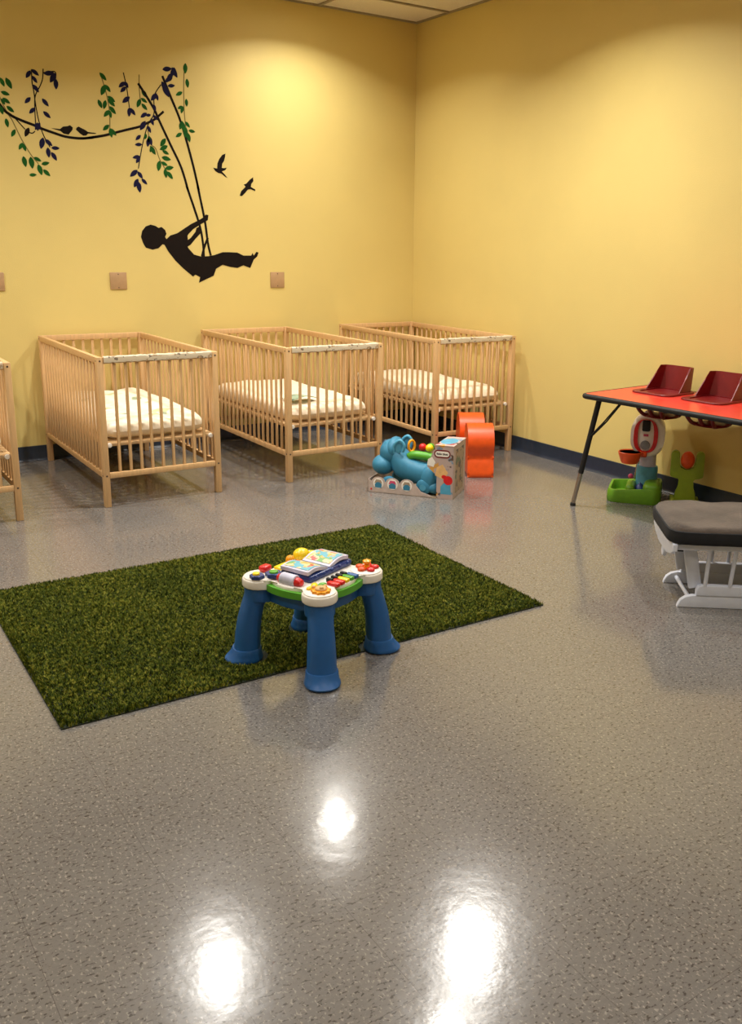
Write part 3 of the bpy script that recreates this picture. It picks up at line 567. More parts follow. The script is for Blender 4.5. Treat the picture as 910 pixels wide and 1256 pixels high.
def plan(lobe, side, bulge, n=10):
    """outline of the top: four round lobes joined by slightly bowed sides"""
    pts = []
    for q, (sx, sy) in enumerate(((1, -1), (1, 1), (-1, 1), (-1, -1))):
        a0 = math.atan2(sy, sx)
        for i in range(n + 1):
            th = a0 - 1.75 + 3.5 * i / n; pts.append((TP * sx + lobe * math.cos(th), TP * sy + lobe * math.sin(th)))
        a1 = a0 + PI / 4
        mx, my = math.cos(a1), math.sin(a1); tx, ty = -my, mx
        for k in (-1, -.5, 0, .5, 1): pts.append((mx * (side + bulge * (1 - k * k)) + tx * k * (TP - lobe * .98), my * (side + bulge * (1 - k * k)) + ty * k * (TP - lobe * .98)))
    return pts
MB().prism(plan(.052, .135, .02), 'z', .225, ZT + .004, .004).build('apron', M['blue'], T)
# green side bands
for q in range(4):
    a1 = q * PI / 2; mx, my = math.cos(a1), math.sin(a1); tx, ty = -my, mx; o_, i_ = [], []
    for k in range(9):
        s = -1 + k / 4; w = .098
        o_.append((mx * (.153 + .019 * (1 - s * s)) + tx * s * w, my * (.153 + .019 * (1 - s * s)) + ty * s * w)); i_.append((mx * .12 + tx * s * w, my * .12 + ty * s * w))
    MB().prism(o_ + i_[::-1], 'z', ZT - .002, ZT + .022, .003).build('side_band', M['lime'], T)
MB().prism(plan(.0615, .140, .021), 'z', ZT + .002, ZT + .034, .006).build('top_plate', M['wpl'], T)
Z1 = ZT + .034
def onT(mb, name, m, label=None):
    o = mb.build(name, M[m] if isinstance(m, str) else m, T)
    if label: o['label'] = label
    return o
# raised lobes' rims: a shallow disc on each corner
for sx in (-1, 1):
    for sy in (-1, 1):
        MB().lathe([(.056, 0), (.056, .004), (.052, .007), (.001, .007)], (TP * sx, TP * sy, Z1 - .001), 32).build('corner_disc', M['wpl'], T)
Z2 = Z1 + .006
# the open book across the middle
BR = Rz(math.radians(-90))
bk = MB(); bk.box((.03, .008, Z1 + .012), (.245, .138, .026), .01); onT(bk, 'book_cradle', 'bluedk')
def page(s):
    rings = []
    for i in range(11):
        t = i / 10; y = s * (.004 + .112 * t); z = Z1 + .028 + .024 * math.sin(min(1, t * 1.15) * PI * .62) - .010 * t
        x0, x1 = -.072, .052
        rings.append([BR @ Vector((x0, y + .022, z - .013)), BR @ Vector((x1, y + .022, z - .013)), BR @ Vector((x1, y + .022, z)), BR @ Vector((x0, y + .022, z))])
    return rings
for s in (-1, 1):
    mb = MB(); mb.loft(page(s)); pg = onT(mb, 'book_page', 'lav')
    rings = []
    for i, r in enumerate(page(s)[1:-1]):
        a_, b_ = r[2], r[3]; d = (b_ - a_); e = Vector((0, 0, .0016))
        rings.append([a_ + d * .07, b_ - d * .07, b_ - d * .07 + e, a_ + d * .07 + e])
    MB().loft(rings).build('page_print', M['bookp'], pg)
mb = MB()
for k in range(5): mb.ell((-.06 + .046 * k, -.06, Z1 + .016), (.007, .007, .007))
onT(mb, 'cradle_knobs', 'bluedk')
def gear(c, r, n, z0, h):
    pts = []
    for i in range(n * 6):
        th = 2 * PI * i / (n * 6); rr = r * (1 + .12 * math.cos(n * th)); pts.append((c[0] + rr * math.cos(th), c[1] + rr * math.sin(th)))
    return MB().prism(pts, 'z', z0, z0 + h, .002)
# back corner
mb = MB(); mb.ell((.10, .137, Z2 + .010), (.033, .030, .024)); mb.ell((.135, .115, Z2 + .006), (.02, .018, .014)); onT(mb, 'yellow_dome', 'yel')
onT(MB().ell((.025, .128, Z2 + .012), (.017, .017, .017)), 'amber_ball', 'ora2')
onT(MB().box((-.005, .128, Z1 + .004), (.085, .036, .012), .005), 'ball_base', 'yel')
# left corner
onT(gear((-.165, .118), .024, 6, Z2, .012), 'gear', 'bluedk')
g2 = onT(gear((-.115, .085), .028, 6, Z2 - .001, .014), 'gear', 'bluedk')
onT(MB().lathe([(.016, 0), (.015, .005), (.001, .006)], (-.115, .085, Z2 + .013), 20), 'gear_disc', 'lime')
onT(MB().lathe([(.013, 0), (.012, .006), (.001, .008)], (-.165, .122, Z2 + .012), 20), 'gear_disc', 'yel')
mb = MB(); mb.box((-.095, .142, Z2 + .012), (.042, .034, .022), .009, seg=3); onT(mb, 'red_block', 'red')
# roller along the front-left side
yv = Rx(PI / 2)
onT(MB().lathe([(.001, .056), (.012, .052), (.016, .040), (.017, 0), (.016, -.012), (.001, -.014)], (-.128, 0, Z1 + .012), 18, rot=yv), 'roller_end', 'red')
onT(MB().lathe([(.001, .014), (.016, .012), (.017, 0), (.016, -.040), (.012, -.052), (.001, -.056)], (-.128, 0, Z1 + .012), 18, rot=yv), 'roller_end', 'red')
mb = MB(); pr_ = []
for i in range(13): pr_.append((.021 + (.0015 if i % 2 else 0), -.034 + .062 * i / 12))
mb.lathe([(.01, -.036)] + pr_ + [(.01, .03)], (-.128, 0, Z1 + .013), 22, rot=yv); onT(mb, 'silver_roller', 'lav')
# piano keys along the front-right side
for k, mm in enumerate(('red', 'red', 'yel', 'lime', 'blue')):
    onT(MB().box((-.056 + .0265 * k, -.134, Z1 + .005), (.023, .046, .014), .004), 'piano_key', mm)
for k in range(4):
    onT(MB().box((-.042 + .0265 * k, -.106, Z1 + .009), (.014, .026, .016), .004), 'black_key', 'black')
# front corner: lion face with mane, green and yellow leaves behind it
mb = gear((-.142, -.146), .031, 9, Z2 - .001, .010); onT(mb, 'lion_mane', 'ora2')
mb = MB(); mb.ell((-.142, -.146, Z2 + .011), (.021, .021, .010)); mb.ell((-.149, -.154, Z2 + .018), (.008, .008, .006)); 
for q in (-1, 1): mb.ell((-.130 + q * .014, -.130 - q * .014, Z2 + .012), (.007, .007, .006))
onT(mb, 'lion_face', 'tan')
mb = MB(); mb.ell((-.118, -.098, Z2 + .004), (.022, .012, .008), rot=Rz(.5)); mb.ell((-.142, -.102, Z2 + .003), (.016, .011, .007), rot=Rz(-.4)); onT(mb, 'yellow_petals', 'yel')
mb = MB(); mb.ell((-.092, -.112, Z2 + .002), (.018, .011, .008), rot=Rz(-.3)); onT(mb, 'green_leaf', 'lime')
# right corner: orange and red flower with an amber knob
for k in range(5):
    th = 2 * PI * k / 5 + .5
    onT(MB().ell((.137 + .027 * math.cos(th), -.137 + .027 * math.sin(th), Z2 + .005), (.018, .014, .008), rot=Rz(th)), 'flower_petal', 'ora' if k in (1, 2) else 'red')
onT(MB().lathe([(.012, 0), (.010, .006), (.008, .012), (.015, .018), (.015, .025), (.001, .031)], (.140, -.134, Z2 + .004), 20), 'flower_knob', 'ora2')

# ------------------------------------------------------------------ boxed ride-on hippo walker
BX, BA = (-1.581, -1.851), math.radians(-52.5)
B = thing('toy_box', 'open-fronted printed cardboard toy box with a tall right end, on the floor', 'box', (BX[0], BX[1], 0), BA)
BLn, BDp, BH = .53, .275, .32
xt = .385   # left limit of the tall end
th_ = .003
MB().box((BLn / 2, BDp / 2, .002), (BLn, BDp, .004)).build('box_floor', M['cardin'], B, smooth=0)
scal = [(0, 0), (.40, 0), (.40, .012), (.335, .03), (.30, .07)]
for c in (.245, .155, .065):
    for i in range(9):
        a_ = PI * i / 8; scal.append((c + .045 * math.cos(a_) * .95, .068 + .030 * math.sin(a_)))
scal.append((0, .078))
fr = MB().prism(scal, 'y', 0, th_).build('front_lip', M['card'], B, smooth=0)
for c in (.065, .155, .245):
    ph = MB().lathe([(.033, 0), (.033, .0012)], (c, 0, .058), 24, rot=Rx(PI / 2)).build('round_picture', M['wpl'], fr)
    mb = MB(); mb.prism([(c - .02, .032), (c + .02, .032), (c + .022, .055), (c + .008, .066), (c - .008, .066), (c - .022, .052)], 'y', -.0024, -.001); mb.build('picture_toy', M['teal'], fr, smooth=0)
    mb = MB(); mb.prism([(c - .024, .06), (c + .024, .06), (c + .016, .080), (c - .014, .082)], 'y', -.0023, -.001); mb.build('picture_child', M['pink' if c == .155 else 'cardin'], fr, smooth=0)
MB().lathe([(.006, 0), (.006, .001)], (.02, 0, .02), 16, rot=Rx(PI / 2)).build('red_dot', M['red'], fr)
MB().box((BLn / 2, BDp - .0015, .045), (BLn, th_, .09)).build('back_lip', M['cardin'], B, smooth=0)
MB().box((.0015, BDp / 2, .04), (th_, BDp, .08)).build('left_end', M['card'], B, smooth=0)
# tall end
tall = [(xt + .045, 0), (BLn, 0), (BLn, BH), (xt + .035, BH), (xt - .015, .19), (xt + .045, .14)]
fp = MB().prism(tall, 'y', -.0005, th_).build('tall_front_panel', M['print'], B, smooth=0)
MB().prism([(u, v) for u, v in tall], 'y', BDp - th_, BDp).build('tall_back_panel', M['card'], B, smooth=0)
rp = MB().box((BLn - .0015, BDp / 2, BH / 2), (th_, BDp, BH)).build('right_end', M['card'], B, smooth=0)
mb = MB().box((BLn + .0008, BDp / 2, BH * .5), (.001, BDp * .66, BH * .82)); mb.build('end_print', M['print2'], rp, smooth=0)
tp = MB().box(((BLn + xt + .035) / 2, BDp / 2, BH + .0015), (BLn - xt - .03, BDp + .004, th_)).build('top_panel', M['print'], B, smooth=0)
mb = MB().ell(((BLn + xt) / 2 + .01, BDp / 2, BH + .003), (.05, .09, .003)); mb.build('top_picture', M['skyb'], tp)
# logo: red rounded badge, white oval, lettering
def pill(cx_, cz, hw, hh_, n=10):
    p_ = []
    for i in range(n + 1): a_ = -PI / 2 + PI * i / n; p_.append((cx_ + hw - hh_ + hh_ * math.cos(a_), cz + hh_ * math.sin(a_)))
    for i in range(n + 1): a_ = PI / 2 + PI * i / n; p_.append((cx_ - hw + hh_ + hh_ * math.cos(a_), cz + hh_ * math.sin(a_)))
    return p_
MB().prism(pill(.462, .272, .05, .024), 'y', -.0016, -.0004).build('logo_badge', M['redpl'], fp, smooth=0)
MB().prism(pill(.462, .272, .043, .016), 'y', -.0022, -.0014).build('logo_oval', M['wpl'], fp, smooth=0)
def text(s, size, m, parent, loc, rot, name='lettering', ext=.0004):
    cu = bpy.data.curves.new(name, 'FONT'); cu.body = s; cu.size = size; cu.align_x = 'CENTER'; cu.align_y = 'CENTER'; cu.extrude = ext; cu.offset = size * .02
    tmp = bpy.data.objects.new(name, cu); COL.objects.link(tmp)
    dg = bpy.context.evaluated_depsgraph_get(); me = bpy.data.meshes.new_from_object(tmp.evaluated_get(dg))
    COL.objects.unlink(tmp); bpy.data.objects.remove(tmp)
    me.materials.clear(); me.materials.append(m)
    o = bpy.data.objects.new(name, me); COL.objects.link(o); o.parent = parent; o.location = loc; o.rotation_euler = rot; return o
text('little tikes', .0175, M['black'], fp, (.462, -.0026, .272), (PI / 2, 0, 0))
mb = MB(); mb.ell((.50, -.001, .115), (.028, .001, .028)); mb.ell((.475, -.001, .135), (.016, .001, .012)); mb.build('picture_ball', M['red'], fp)
mb = MB(); mb.prism([(.455, .03), (.52, .03), (.515, .09), (.48, .105), (.455, .075)], 'y', -.0012, 0); mb.build('picture_walker', M['skyb'], fp, smooth=0)
mb = MB(); mb.prism([(.42, .14), (.47, .12), (.50, .16), (.465, .21), (.43, .19)], 'y', -.0012, 0); mb.build('picture_child', M['tan'], fp, smooth=0)
mb = MB(); mb.prism([(.37, .20), (.41, .19), (.42, .22), (.40, .25), (.375, .235)], 'y', -.0012, 0); mb.build('picture_card', M['wpl'], fp, smooth=0)

Hp = thing('hippo_walker', 'blue plastic hippo push toy with green neck and popping balls, inside the printed box', 'toy', (BX[0], BX[1], .0045), BA)
HY = .135
mb = MB()      # body: long trough rising to the head on the left
def hring(x, w, z0, z1, n=20, p=2.6):
    out = []
    for i in range(n):
        a_ = 2 * PI * i / n; c_, s_ = math.cos(a_), math.sin(a_)
        out.append((x, HY + w * math.copysign(abs(c_) ** (2 / p), c_), (z0 + z1) / 2 + (z1 - z0) / 2 * math.copysign(abs(s_) ** (2 / p), s_)))
    return out
mb.loft([hring(x, w, a_, b_) for x, w, a_, b_ in ((.105, .03, .16, .24), (.115, .07, .12, .28), (.15, .092, .08, .275), (.19, .098, .06, .235), (.24, .10, .05, .205), (.30, .10, .04, .19), (.36, .10, .035, .185), (.41, .098, .035, .18), (.45, .09, .04, .17), (.475, .06, .06, .15), (.48, .02, .09, .12))])
mb.build('body', M['teal'], Hp, smooth=60)
mb = MB(); mb.ell((.105, HY, .225), (.075, .09, .08)); mb.ell((.125, HY, .25), (.05, .092, .07)); mb.build('head', M['teal'], Hp, smooth=80)
mb = MB(); mb.ell((.062, HY - .03, .150), (.070, .085, .062)); mb.build('muzzle', M['teal'], Hp, smooth=80)
mb = MB(); mb.ell((.03, HY + .095, .215), (.028, .03, .062)); mb.build('side_handle', M['tealdk'], Hp, smooth=80)
for yy in (HY - .075, HY + .075):
    mb = MB(); rr = [(.0, .028), (.008, .034), (.02, .038), (.026, .034), (.02, .026)]
    mb.tube(catmull([(.14, yy, .235), (.145, yy - .004, .285), (.18, yy - .004, .315), (.205, yy, .285), (.195, yy, .245)], 5), .010, 10); mb.ell((.168, yy + .004, .268), (.028, .008, .034)); mb.build('ear', M['skyb'], Hp, smooth=80)
mb = MB(); mb.ell((.365, HY - .072, .09), (.058, .045, .085)); mb.ell((.40, HY - .07, .045), (.05, .05, .04)); mb.build('rear_leg', M['teal'], Hp, smooth=80)
for x in (.12, .34):
    for yy in (HY - .10, HY + .10):
        mb = MB().lathe([(.001, -.018), (.035, -.018), (.045, -.012), (.047, 0), (.045, .012), (.035, .018), (.001, .018)], (x, yy, .048), 24, rot=Rx(PI / 2)); wl = mb.build('wheel', M['teal'], Hp, smooth=45)
        MB().lathe([(.001, -.003), (.018, -.002), (.02, .003)], (x, yy - .0185, .048), 16, rot=Rx(PI / 2)).build('wheel_hub', M['skyb'], wl)
mb = MB(); mb.tube(catmull([(.225, HY - .03, .205), (.25, HY - .03, .222), (.31, HY - .03, .222), (.37, HY - .03, .215), (.41, HY - .03, .20)], 5), [.012] + [.026] * 19 + [.02], 14); mb.build('green_chute', M['lime'], Hp, smooth=70)
mb = MB(); mb.tube([(.235 + .014 * math.cos(a_), HY - .02 + .026 * math.cos(a_ ) * .6, .275 + .034 * math.sin(a_)) for a_ in [2 * PI * i / 20 for i in range(20)]], .008, 10, close=True); mb.build('yellow_ring', M['ora2'], Hp, smooth=80)
for i, (x, yy, z, mm, lb) in enumerate(((.30, HY, .268, 'red', 'red ball'), (.345, HY - .01, .268, 'yel', 'yellow ball'), (.335, HY + .05, .262, 'lime', 'green ball'))):
    mb = MB().ell((x, yy, z), (.024, .024, .024)); mb.ell((x, yy, z), (.0246, .0246, .004), rot=Rx(.5)); o = mb.build('ball', M[mm], Hp, smooth=80); o['label'] = lb

# ------------------------------------------------------------------ orange rocker
OA = math.radians(-31)
O_ = thing('toddler_rocker', 'orange moulded plastic toddler rocker with two rounded humps, before the corner crib', 'toy', (-.712, -1.825, 0), OA)
def pod(y0, h, nm, x0=-.085, x1=.085):
    # profile in (depth y, z): flared foot, waist, round hump
    pts = [(-.125, 0), (-.13, .02), (-.122, .06), (-.112, .10), (-.103, .132), (-.106, .155), (-.118, .195), (-.122, .235), (-.108, .285), (-.075, .325), (-.03, .348), (.02, .348), (.065, .325), (.098, .285), (.11, .235), (.108, .19), (.101, .15), (.100, .13), (.110, .09), (.12, .05), (.125, 0)]
    k = h / .348
    P = [(p.x + y0, p.y * k) for p in catmull([(a_, b_, 0) for a_, b_ in pts], 3)]
    mb = MB().prism(P, 'x', x0, x1, .02); return mb.build(nm, M['ora'], O_, smooth=45)
pod(.0, .335, 'hump'); 
p2 = pod(.31, .35, 'hump', -.085 - .02, .085 - .02)
mb = MB()
mb.loft([[(x, y, z) for x, z in ((-.066, zc - .05), (.055, zc - .05), (.055, zc), (-.066, zc))] for y, zc in ((.07, .20), (.14, .185), (.2, .18), (.26, .185), (.33, .215))])
mb.box((0, .20, .075), (.11, .28, .15), .02); mb.build('seat', M['ora'], O_, smooth=45)

# ------------------------------------------------------------------ red feeding table
TX, TY, TZ = -.72, -2.75, .66
RT = thing('feeding_table', 'long red laminate toddler table with black edge and splayed black legs, beside the right wall', 'table', (TX, TY, 0), math.radians(4.6))
TWd, TLn = .60, 1.16     # local x = away from the room, local -y = along the wall
def rrect(x0, y0, x1, y1, r, n=6):
    out = []
    for cx_, cy_, a0 in ((x1 - r, y1 - r, 0), (x0 + r, y1 - r, PI / 2), (x0 + r, y0 + r, PI), (x1 - r, y0 + r, 1.5 * PI)):
        for i in range(n + 1): a_ = a0 + PI / 2 * i / n; out.append((cx_ + r * math.cos(a_), cy_ + r * math.sin(a_)))
    return out
top_o = rrect(0, -TLn, TWd, 0, .03)
MB().prism(rrect(.002, -TLn + .002, TWd - .002, -.002, .028), 'z', TZ - .026, TZ).build('table_top', M['redlam'], RT, smooth=30)
mb = MB(); mb.tube([(x, y, TZ - .0135) for x, y in top_o], .0155, 8, close=True, flat=1); mb.build('edge_band', M['black'], RT, smooth=50)
def tleg(x, y, sx, sy):
    top = Vector((x, y, TZ - .026)); bot = Vector((x + sx, y + sy, .012)); mid = top.lerp(bot, .70)
    lg = MB().tube([top, mid], .0155, 12).build('leg', M['black'], RT)
    MB().tube([mid - (bot - mid) * .03, bot], .0125, 12).build('leg_extension', M['chrome'], lg)
    MB().lathe([(.016, 0), (.017, .006), (.014, .016), (.012, .02)], (bot.x, bot.y, 0), 14).build('leg_tip', M['black'], lg)
    j = top.lerp(bot, .36); q = Vector((x + .0, y - .15, TZ - .03))
    for e in (-.007, .007): MB().tube([j + Vector((e, 0, 0)), j.lerp(q, .5) + Vector((e * 1.6, 0, -.008)), q + Vector((e, 0, 0))], .0045, 8).build('brace', M['black'], lg)
    MB().box(tuple(q + Vector((0, 0, .002))), (.05, .04, .006)).build('brace_plate', M['black'], lg, smooth=0)
tleg(.05, -.08, -.055, .10); tleg(TWd - .05, -.08, -.0, .10); tleg(.05, -TLn + .08, -.055, -.1); tleg(TWd - .05, -TLn + .08, 0, -.1)
# moulded bucket seats set into the top
def tseat(yc, label, cx0=.44):
    s = thing('bucket_seat', label, 'seat', (TX, TY, 0), math.radians(4.6), 'red bucket seats set in the red table')
    hw = .116
    # rim flange on the table
    mb = MB(); o1 = rrect(cx0 - .165, yc - hw - .02, cx0 + .125, yc + hw + .02, .06, 6); i1 = rrect(cx0 - .14, yc - hw + .02, cx0 + .09, yc + hw - .02, .05, 6)
    n = len(o1); z0 = TZ + .0015; z1 = TZ + .010
    mb.loft([[(x, y, z0) for x, y in o1], [(x, y, z1 - .003) for x, y in o1], [(x * .985 + .015 * cx0, y * .985 + .015 * yc, z1) for x, y in o1], [(x, y, z1) for x, y in i1], [(x, y, z0) for x, y in i1]], close=True)
    mb.build('rim', M['redpl'], s)
    # wrap-around shell: far back panel with raked side walls, open to the room
    def shell_pts(z, t):
        """outline half-U at height fraction t"""
        xo = cx0 + .105 + .03 * t; w = hw * (1.0 - .10 * t); fr_ = cx0 - .035 + .115 * t
        return [(fr_, yc + w), (xo - .04, yc + w), (xo - .012, yc + w - .010), (xo, yc + w - .04), (xo, yc - w + .04), (xo - .012, yc - w + .010), (xo - .04, yc - w), (fr_, yc - w)]
    rings = []
    for i in range(7):
        t = i / 6; z = TZ + .004 + .138 * t; o_ = shell_pts(z, t); i_ = []
        c0 = (cx0 - .03, yc)
        for x, y in o_:
            i_.append((x - (.006 if x > cx0 + .06 else 0), y - math.copysign(.006, y - yc) * (1 if abs(y - yc) > hw * .7 else 0)))
        rings.append([(x, y, z) for x, y in o_] + [(x, y, z) for x, y in i_[::-1]])
    MB().prism([(cx0 + (x - cx0) * 1.0, y) for x, y in i1], 'z', TZ + .0012, TZ + .004).build('seat_pan', M['redpl'], s, smooth=0)
    mb = MB().loft(rings); mb.build('backrest', M['redpl'], s, smooth=35)
    # bucket under the table with leg openings
    mb = MB(); pr = []
    ic = rrect(cx0 - .135, yc - hw + .025, cx0 + .085, yc + hw - .025, .05, 6)
    def sc(k, z): return [(cx0 - .025 + (x - cx0 + .025) * k, yc + (y - yc) * k, z) for x, y in ic]
    mb.loft([sc(1, TZ - .03), sc(.99, TZ - .045), sc(.99, TZ - .05), sc(.9, TZ - .05), sc(.9, TZ - .03)], close=True)
    for yy in (-.085, 0, .085):
        mb.tube(catmull([(cx0 - .13, yc + yy, TZ - .04), (cx0 - .14, yc + yy * .95, TZ - .08), (cx0 - .10, yc + yy * .8, TZ - .125), (cx0 - .04, yc + yy * .5, TZ - .14), (cx0 + .02, yc + yy * .5, TZ - .14)], 4), .011, 10)
    mb.ell((cx0 - .01, yc, TZ - .135), (.10, .095, .014))
    mb.tube(catmull([(cx0 + .08, yc - .07, TZ - .04), (cx0 + .07, yc - .05, TZ - .13), (cx0 + .07, yc + .05, TZ - .13), (cx0 + .08, yc + .07, TZ - .04)], 5), .02, 10)
    mb.build('seat_bucket', M['redpl'], s, smooth=50)
tseat(-.235, 'dark red moulded bucket seat in the red table, the one nearer the table end')
tseat(-.565, 'dark red moulded bucket seat in the red table, cut by the right edge')

# ------------------------------------------------------------------ basketball activity toy under the table
BT = thing('basketball_toy', 'toddler basketball toy with orange hoop, white and red score panel and green base', 'toy', (-.265, -2.79, 0), math.radians(-52))
# local x = right in view, local y = away
tray = rrect(-.16, -.17, .15, .13, .05, 6)
mb = MB(); n = len(tray)
def tr(k, z, dz=None): return [(x * k, y * k, z + (.03 * max(0, x / .15) if dz else 0)) for x, y in tray]
mb.loft([tr(.97, 0), tr(1.0, .01), tr(.99, .06, 1), tr(.96, .075, 1), tr(.88, .075, 1), tr(.84, .06), tr(.82, .02), tr(.6, .018), tr(.2, .018)]); mb.build('base_tray', M['limeb'], BT, smooth=50)
mb = MB(); mb.box((-.03, -.03, .055), (.055, .19, .09), .022, seg=3); mb.build('tray_divider', M['limeb'], BT)
mb = MB(); mb.box((.095, -.07, .065), (.10, .16, .115), .03, seg=4); mb.build('tray_shoulder', M['limeb'], BT)
mb = MB(); mb.lathe([(.001, 0), (.032, 0), (.036, .03), (.03, .06), (.001, .085)], (.025, -.05, .02), 20); mb.build('blue_cup', M['bluedk'], BT)
CXp, CYp = .055, .03
MB().lathe([(.001, .02), (.066, .02), (.067, .05), (.062, .06), (.062, .185), (.058, .195), (.001, .195)], (CXp, CYp, 0), 32).build('blue_column', M['skyb'], BT)
MB().lathe([(.048, .19), (.048, .27), (.055, .30)], (CXp, CYp, 0), 28).build('upper_column', M['lav'], BT)
# score head: rounded oblong
def ov(hw_, hh_, n_=32, p=2.6, cz=0, cx_=0):
    return [(cx_ + hw_ * math.copysign(abs(math.cos(2 * PI * i / n_)) ** (2 / p), math.cos(2 * PI * i / n_)), cz + hh_ * math.copysign(abs(math.sin(2 * PI * i / n_)) ** (2 / p), math.sin(2 * PI * i / n_))) for i in range(n_)]
hz = .385
MB().prism(ov(.098, .125, cz=hz, cx_=.045), 'y', -.035, .075, .02).build('score_head', M['wpl'], BT, smooth=50)
mb = MB(); a1 = [(.045 + (x - .045) * 1, z) for x, z in ov(.070, .100, cz=hz, cx_=.035)]; b1_ = ov(.046, .094, cz=hz + .004, cx_=.035)
mb.loft([[(x, -.036, z) for x, z in a1], [(x, -.042, z) for x, z in a1], [(x, -.042, z) for x, z in b1_], [(x, -.036, z) for x, z in b1_]], close=True); mb.build('red_arches', M['red'], BT, smooth=30)
MB().box((.035, -.042, hz + .062), (.046, .012, .066), .008).build('display', M['black'], BT)
MB().lathe([(.001, .012), (.026, .010), (.028, 0)], (.035, -.036, hz - .055), 24, rot=Rx(PI / 2)).build('grey_button', M['grey'], BT)
mb = MB(); mb.prism([(.022, hz - .002), (.05, hz - .002), (.05, hz + .012), (.022, hz + .012)], 'y', -.038, -.035); mb.build('small_badge', M['pink'], BT, smooth=0)
MB().tube(catmull([(.02, .02, hz + .11), (.022, .02, hz + .128), (.045, .02, hz + .138), (.068, .02, hz + .128), (.07, .02, hz + .11)], 5), .010, 10).build('carry_handle', M['lav'], BT)
# hoop bowl
mb = MB(); mb.lathe([(.062, .045), (.066, .05), (.070, .046), (.066, .03), (.052, -.012), (.046, -.02), (.042, -.016), (.058, .03), (.062, .045)], (-.045, -.075, .245), 30); mb.box((.025, -.045, .275), (.05, .035, .03), .008)
mb.build('hoop', M['ora'], BT, smooth=50)
MB().ell((-.035, -.015, .13), (.016, .012, .016)).build('pink_knob', M['pink'], BT)

# green panel toy behind the ottoman
G = thing('goal_toy', 'lime green plastic toy panel with orange oval, behind the grey ottoman', 'toy', (-.13, -3.045, 0), math.radians(-48))
def arc(cx_, cz, r, a0, a1, n=8): return [(cx_ + r * math.cos(a0 + (a1 - a0) * i / n), cz + r * math.sin(a0 + (a1 - a0) * i / n)) for i in range(n + 1)]
pp = arc(-.07, .295, .024, PI, 0) + [(-.046, .235)] + arc(.0, .235, .034, PI, 2 * PI)[1:-1] + [(.046, .235)] + arc(.07, .295, .024, PI, 0) + arc(.076, .178, .018, 0, -PI / 2, 4) + [(.045, .158), (.036, .145), (.038, .11), (.055, .075), (.062, .03), (.058, 0), (-.058, 0), (-.062, .03), (-.055, .075), (-.038, .11), (-.036, .145), (-.045, .158)] + arc(-.076, .178, .018, -PI / 2, -PI, 4)
MB().prism(pp, 'y', -.018, .018, .005).build('panel', M['lime2'], G, smooth=40)
mb = MB(); mb.box((0, .03, .012), (.17, .16, .024), .01); mb.build('foot', M['lime2'], G)
MB().ell((0, -.004, .265), (.040, .030, .052)).build('orange_oval', M['ora'], G, smooth=80)

# ------------------------------------------------------------------ gliding ottoman
OT = thing('gliding_ottoman', 'white wooden gliding ottoman with grey padded cushion at the right edge', 'ottoman', (-1.53, -4.12, 0), math.atan2(-.62, .785))
# local x along the front, y away
LN, DP = .56, .40
def runner(y):
    P = [(.0, 0), (.002, .012), (.012, .032), (.032, .047), (.06, .054), (.40, .054), (LN - .10, .054), (LN - .03, .047), (LN - .01, .03), (LN, .01), (LN, 0)]
    return MB().prism([(u + .045, v) for u, v in P], 'y', y, y + .024, .004).build('runner', M['white'], OT)
YF, YB = .045, .335
runner(YF); runner(YB)
for x in (.10, LN - .01): MB().tube([(x, YF + .02, .03), (x, YB + .006, .03)], .009, 12).build('cross_dowel', M['white'], OT)
for y in (YF - .004, YB): 
    P = [(.118, .054), (.118, .075), (.125, .094), (.14, .1), (LN - .03, .1), (LN - .015, .09), (LN - .015, .054)]
    MB().prism(P, 'y', y, y + .03, .004).build('lower_rail', M['white'], OT)
# swinging carriage
for x, k in ((.045, 1), (LN - .05, -1)):
    for y in (YF + .034, YB - .02):
        c = Vector((x + .055 * k, y, .175)); MB().box(tuple(c), (.055, .016, .20), .006, rot=Ry(-.20 * k)).build('swing_arm', M['white'], OT)
    cp = MB().lathe([(.001, .012), (.022, .010), (.026, .004), (.026, -.004), (.001, -.006)], (x - .03 * k, (YF + YB) / 2 + .04, .19), 20, rot=Ry(-PI / 2 * k)).build('pivot_cap', M['white'], OT)
    MB().tube([(x - .02 * k, (YF + YB) / 2 + .04, .19), (x + .05 * k, (YF + YB) / 2 + .04, .19)], .006, 8).build('pivot_bolt', M['black'], OT)
for y in (YF - .02, YB + .01): MB().box((LN / 2 - .01, y, .272), (LN - .06, .02, .026), .004).build('upper_rail', M['white'], OT)
sp = None
for y0_ in (YF - .005, YB + .02):
    for k in range(5):
        x = .155 + .088 * k
        MB().tube([(x + .010 * (1 if k % 2 else -.3), y0_ + .006, .098), (x + (.018 if k % 2 else 0), y0_ - .008, .262)], .0085, 10).build('spindle', M['white'], OT)
for x in (-.004, LN - .03):
    P = [(-.012, .262), (-.012, .290), (.05, .293), (.09, .308), (.105, .308), (.13, .290), (DP - .13, .290), (DP - .105, .308), (DP - .09, .308), (DP - .05, .293), (DP + .012, .290), (DP + .012, .262), (DP - .04, .235), (DP - .12, .215), (.12, .215), (.04, .235)]
    MB().prism(P, 'x', x, x + .018, .004).build('end_panel', M['white'], OT)
MB().box((LN / 2 - .01, DP / 2, .279), (LN - .04, DP - .02, .012)).build('seat_board', M['white'], OT)
mb = MB(); rng = random.Random(2)
cushion(mb, (LN / 2 - .01, DP / 2, .330), LN + .02, DP + .04, .072, .018, 30, 7, .004, lambda u, v: .003 * math.sin(6 * u + 2 * v) * math.sin(4 * v + 1) + .002 * math.sin(12 * u))
cu = mb.build('cushion', M['cush'], OT, smooth=70)
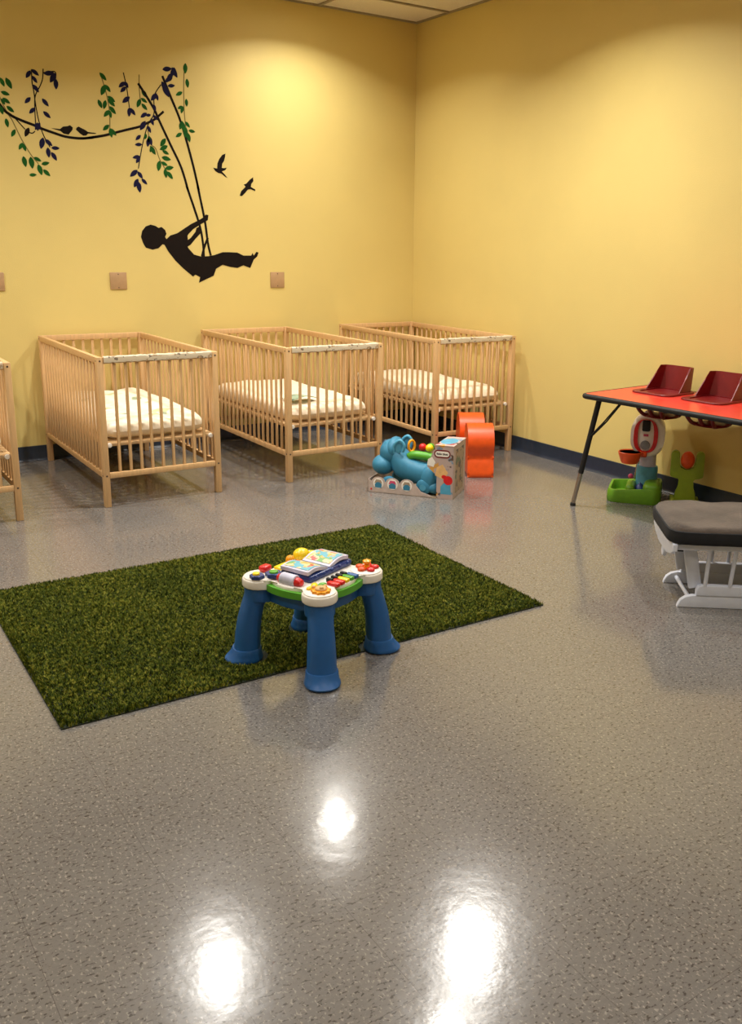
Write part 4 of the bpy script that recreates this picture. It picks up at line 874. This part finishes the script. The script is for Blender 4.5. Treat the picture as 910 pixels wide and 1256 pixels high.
mb = MB(); rb = []
for i in range(64):
    th = 2 * PI * i / 64; c_, s_ = math.cos(th), math.sin(th); k = 1 / (abs(c_) ** 8 + abs(s_) ** 8) ** (1 / 8)
    rb.append((c_ * k, s_ * k))
hx_, hy_ = (LN + .02) / 2, (DP + .04) / 2
def br_(e, z): return [(LN / 2 - .01 + u * (hx_ + e), DP / 2 + v * (hy_ + e), z) for u, v in rb]
mb.loft([br_(-.012, .289), br_(-.001, .293), br_(.0035, .305), br_(.0045, .325), br_(.0025, .345), br_(-.006, .347), br_(-.012, .335)], close=True)
mb.build('cushion_side_shade', M['cushshade'], OT, smooth=60)  # added dark band, painted shade around the cushion's sides
# ------------------------------------------------------------------ camera
f, pit, yaw, roll, cx, cy, h, PXc, PYc = CAM
fw = Vector((math.sin(yaw) * math.cos(pit), math.cos(yaw) * math.cos(pit), -math.sin(pit)))
rt = Vector((math.cos(yaw), -math.sin(yaw), 0)); up = rt.cross(fw)
r2 = rt * math.cos(roll) + up * math.sin(roll); u2 = up * math.cos(roll) - rt * math.sin(roll)
cam = bpy.data.cameras.new('camera'); co = bpy.data.objects.new('camera', cam); COL.objects.link(co)
mw = Matrix((r2, u2, -fw)).transposed().to_4x4(); mw.translation = Vector((cx, cy, h)); co.matrix_world = mw
cam.sensor_fit = 'VERTICAL'; cam.sensor_height = 36; cam.lens = f * 36 / 1256
cam.shift_x = (455 - PXc) / 1256; cam.shift_y = (PYc - 628) / 1256
cam.clip_start = .05
scene.camera = co
w = bpy.data.worlds.new('world'); scene.world = w; w.use_nodes = True
w.node_tree.nodes['Background'].inputs[0].default_value = srgb(255, 225, 185); w.node_tree.nodes['Background'].inputs[1].default_value = .05
scene.view_settings.view_transform = 'Standard'; scene.view_settings.look = 'None'
scene.view_settings.gamma = 1; scene.view_settings.use_curve_mapping = False
scene.view_settings.exposure = 0.08
scene.cycles.use_denoising = True
scene.cycles.max_bounces = 8; scene.cycles.diffuse_bounces = 5
scene.cycles.sample_clamp_indirect = 6
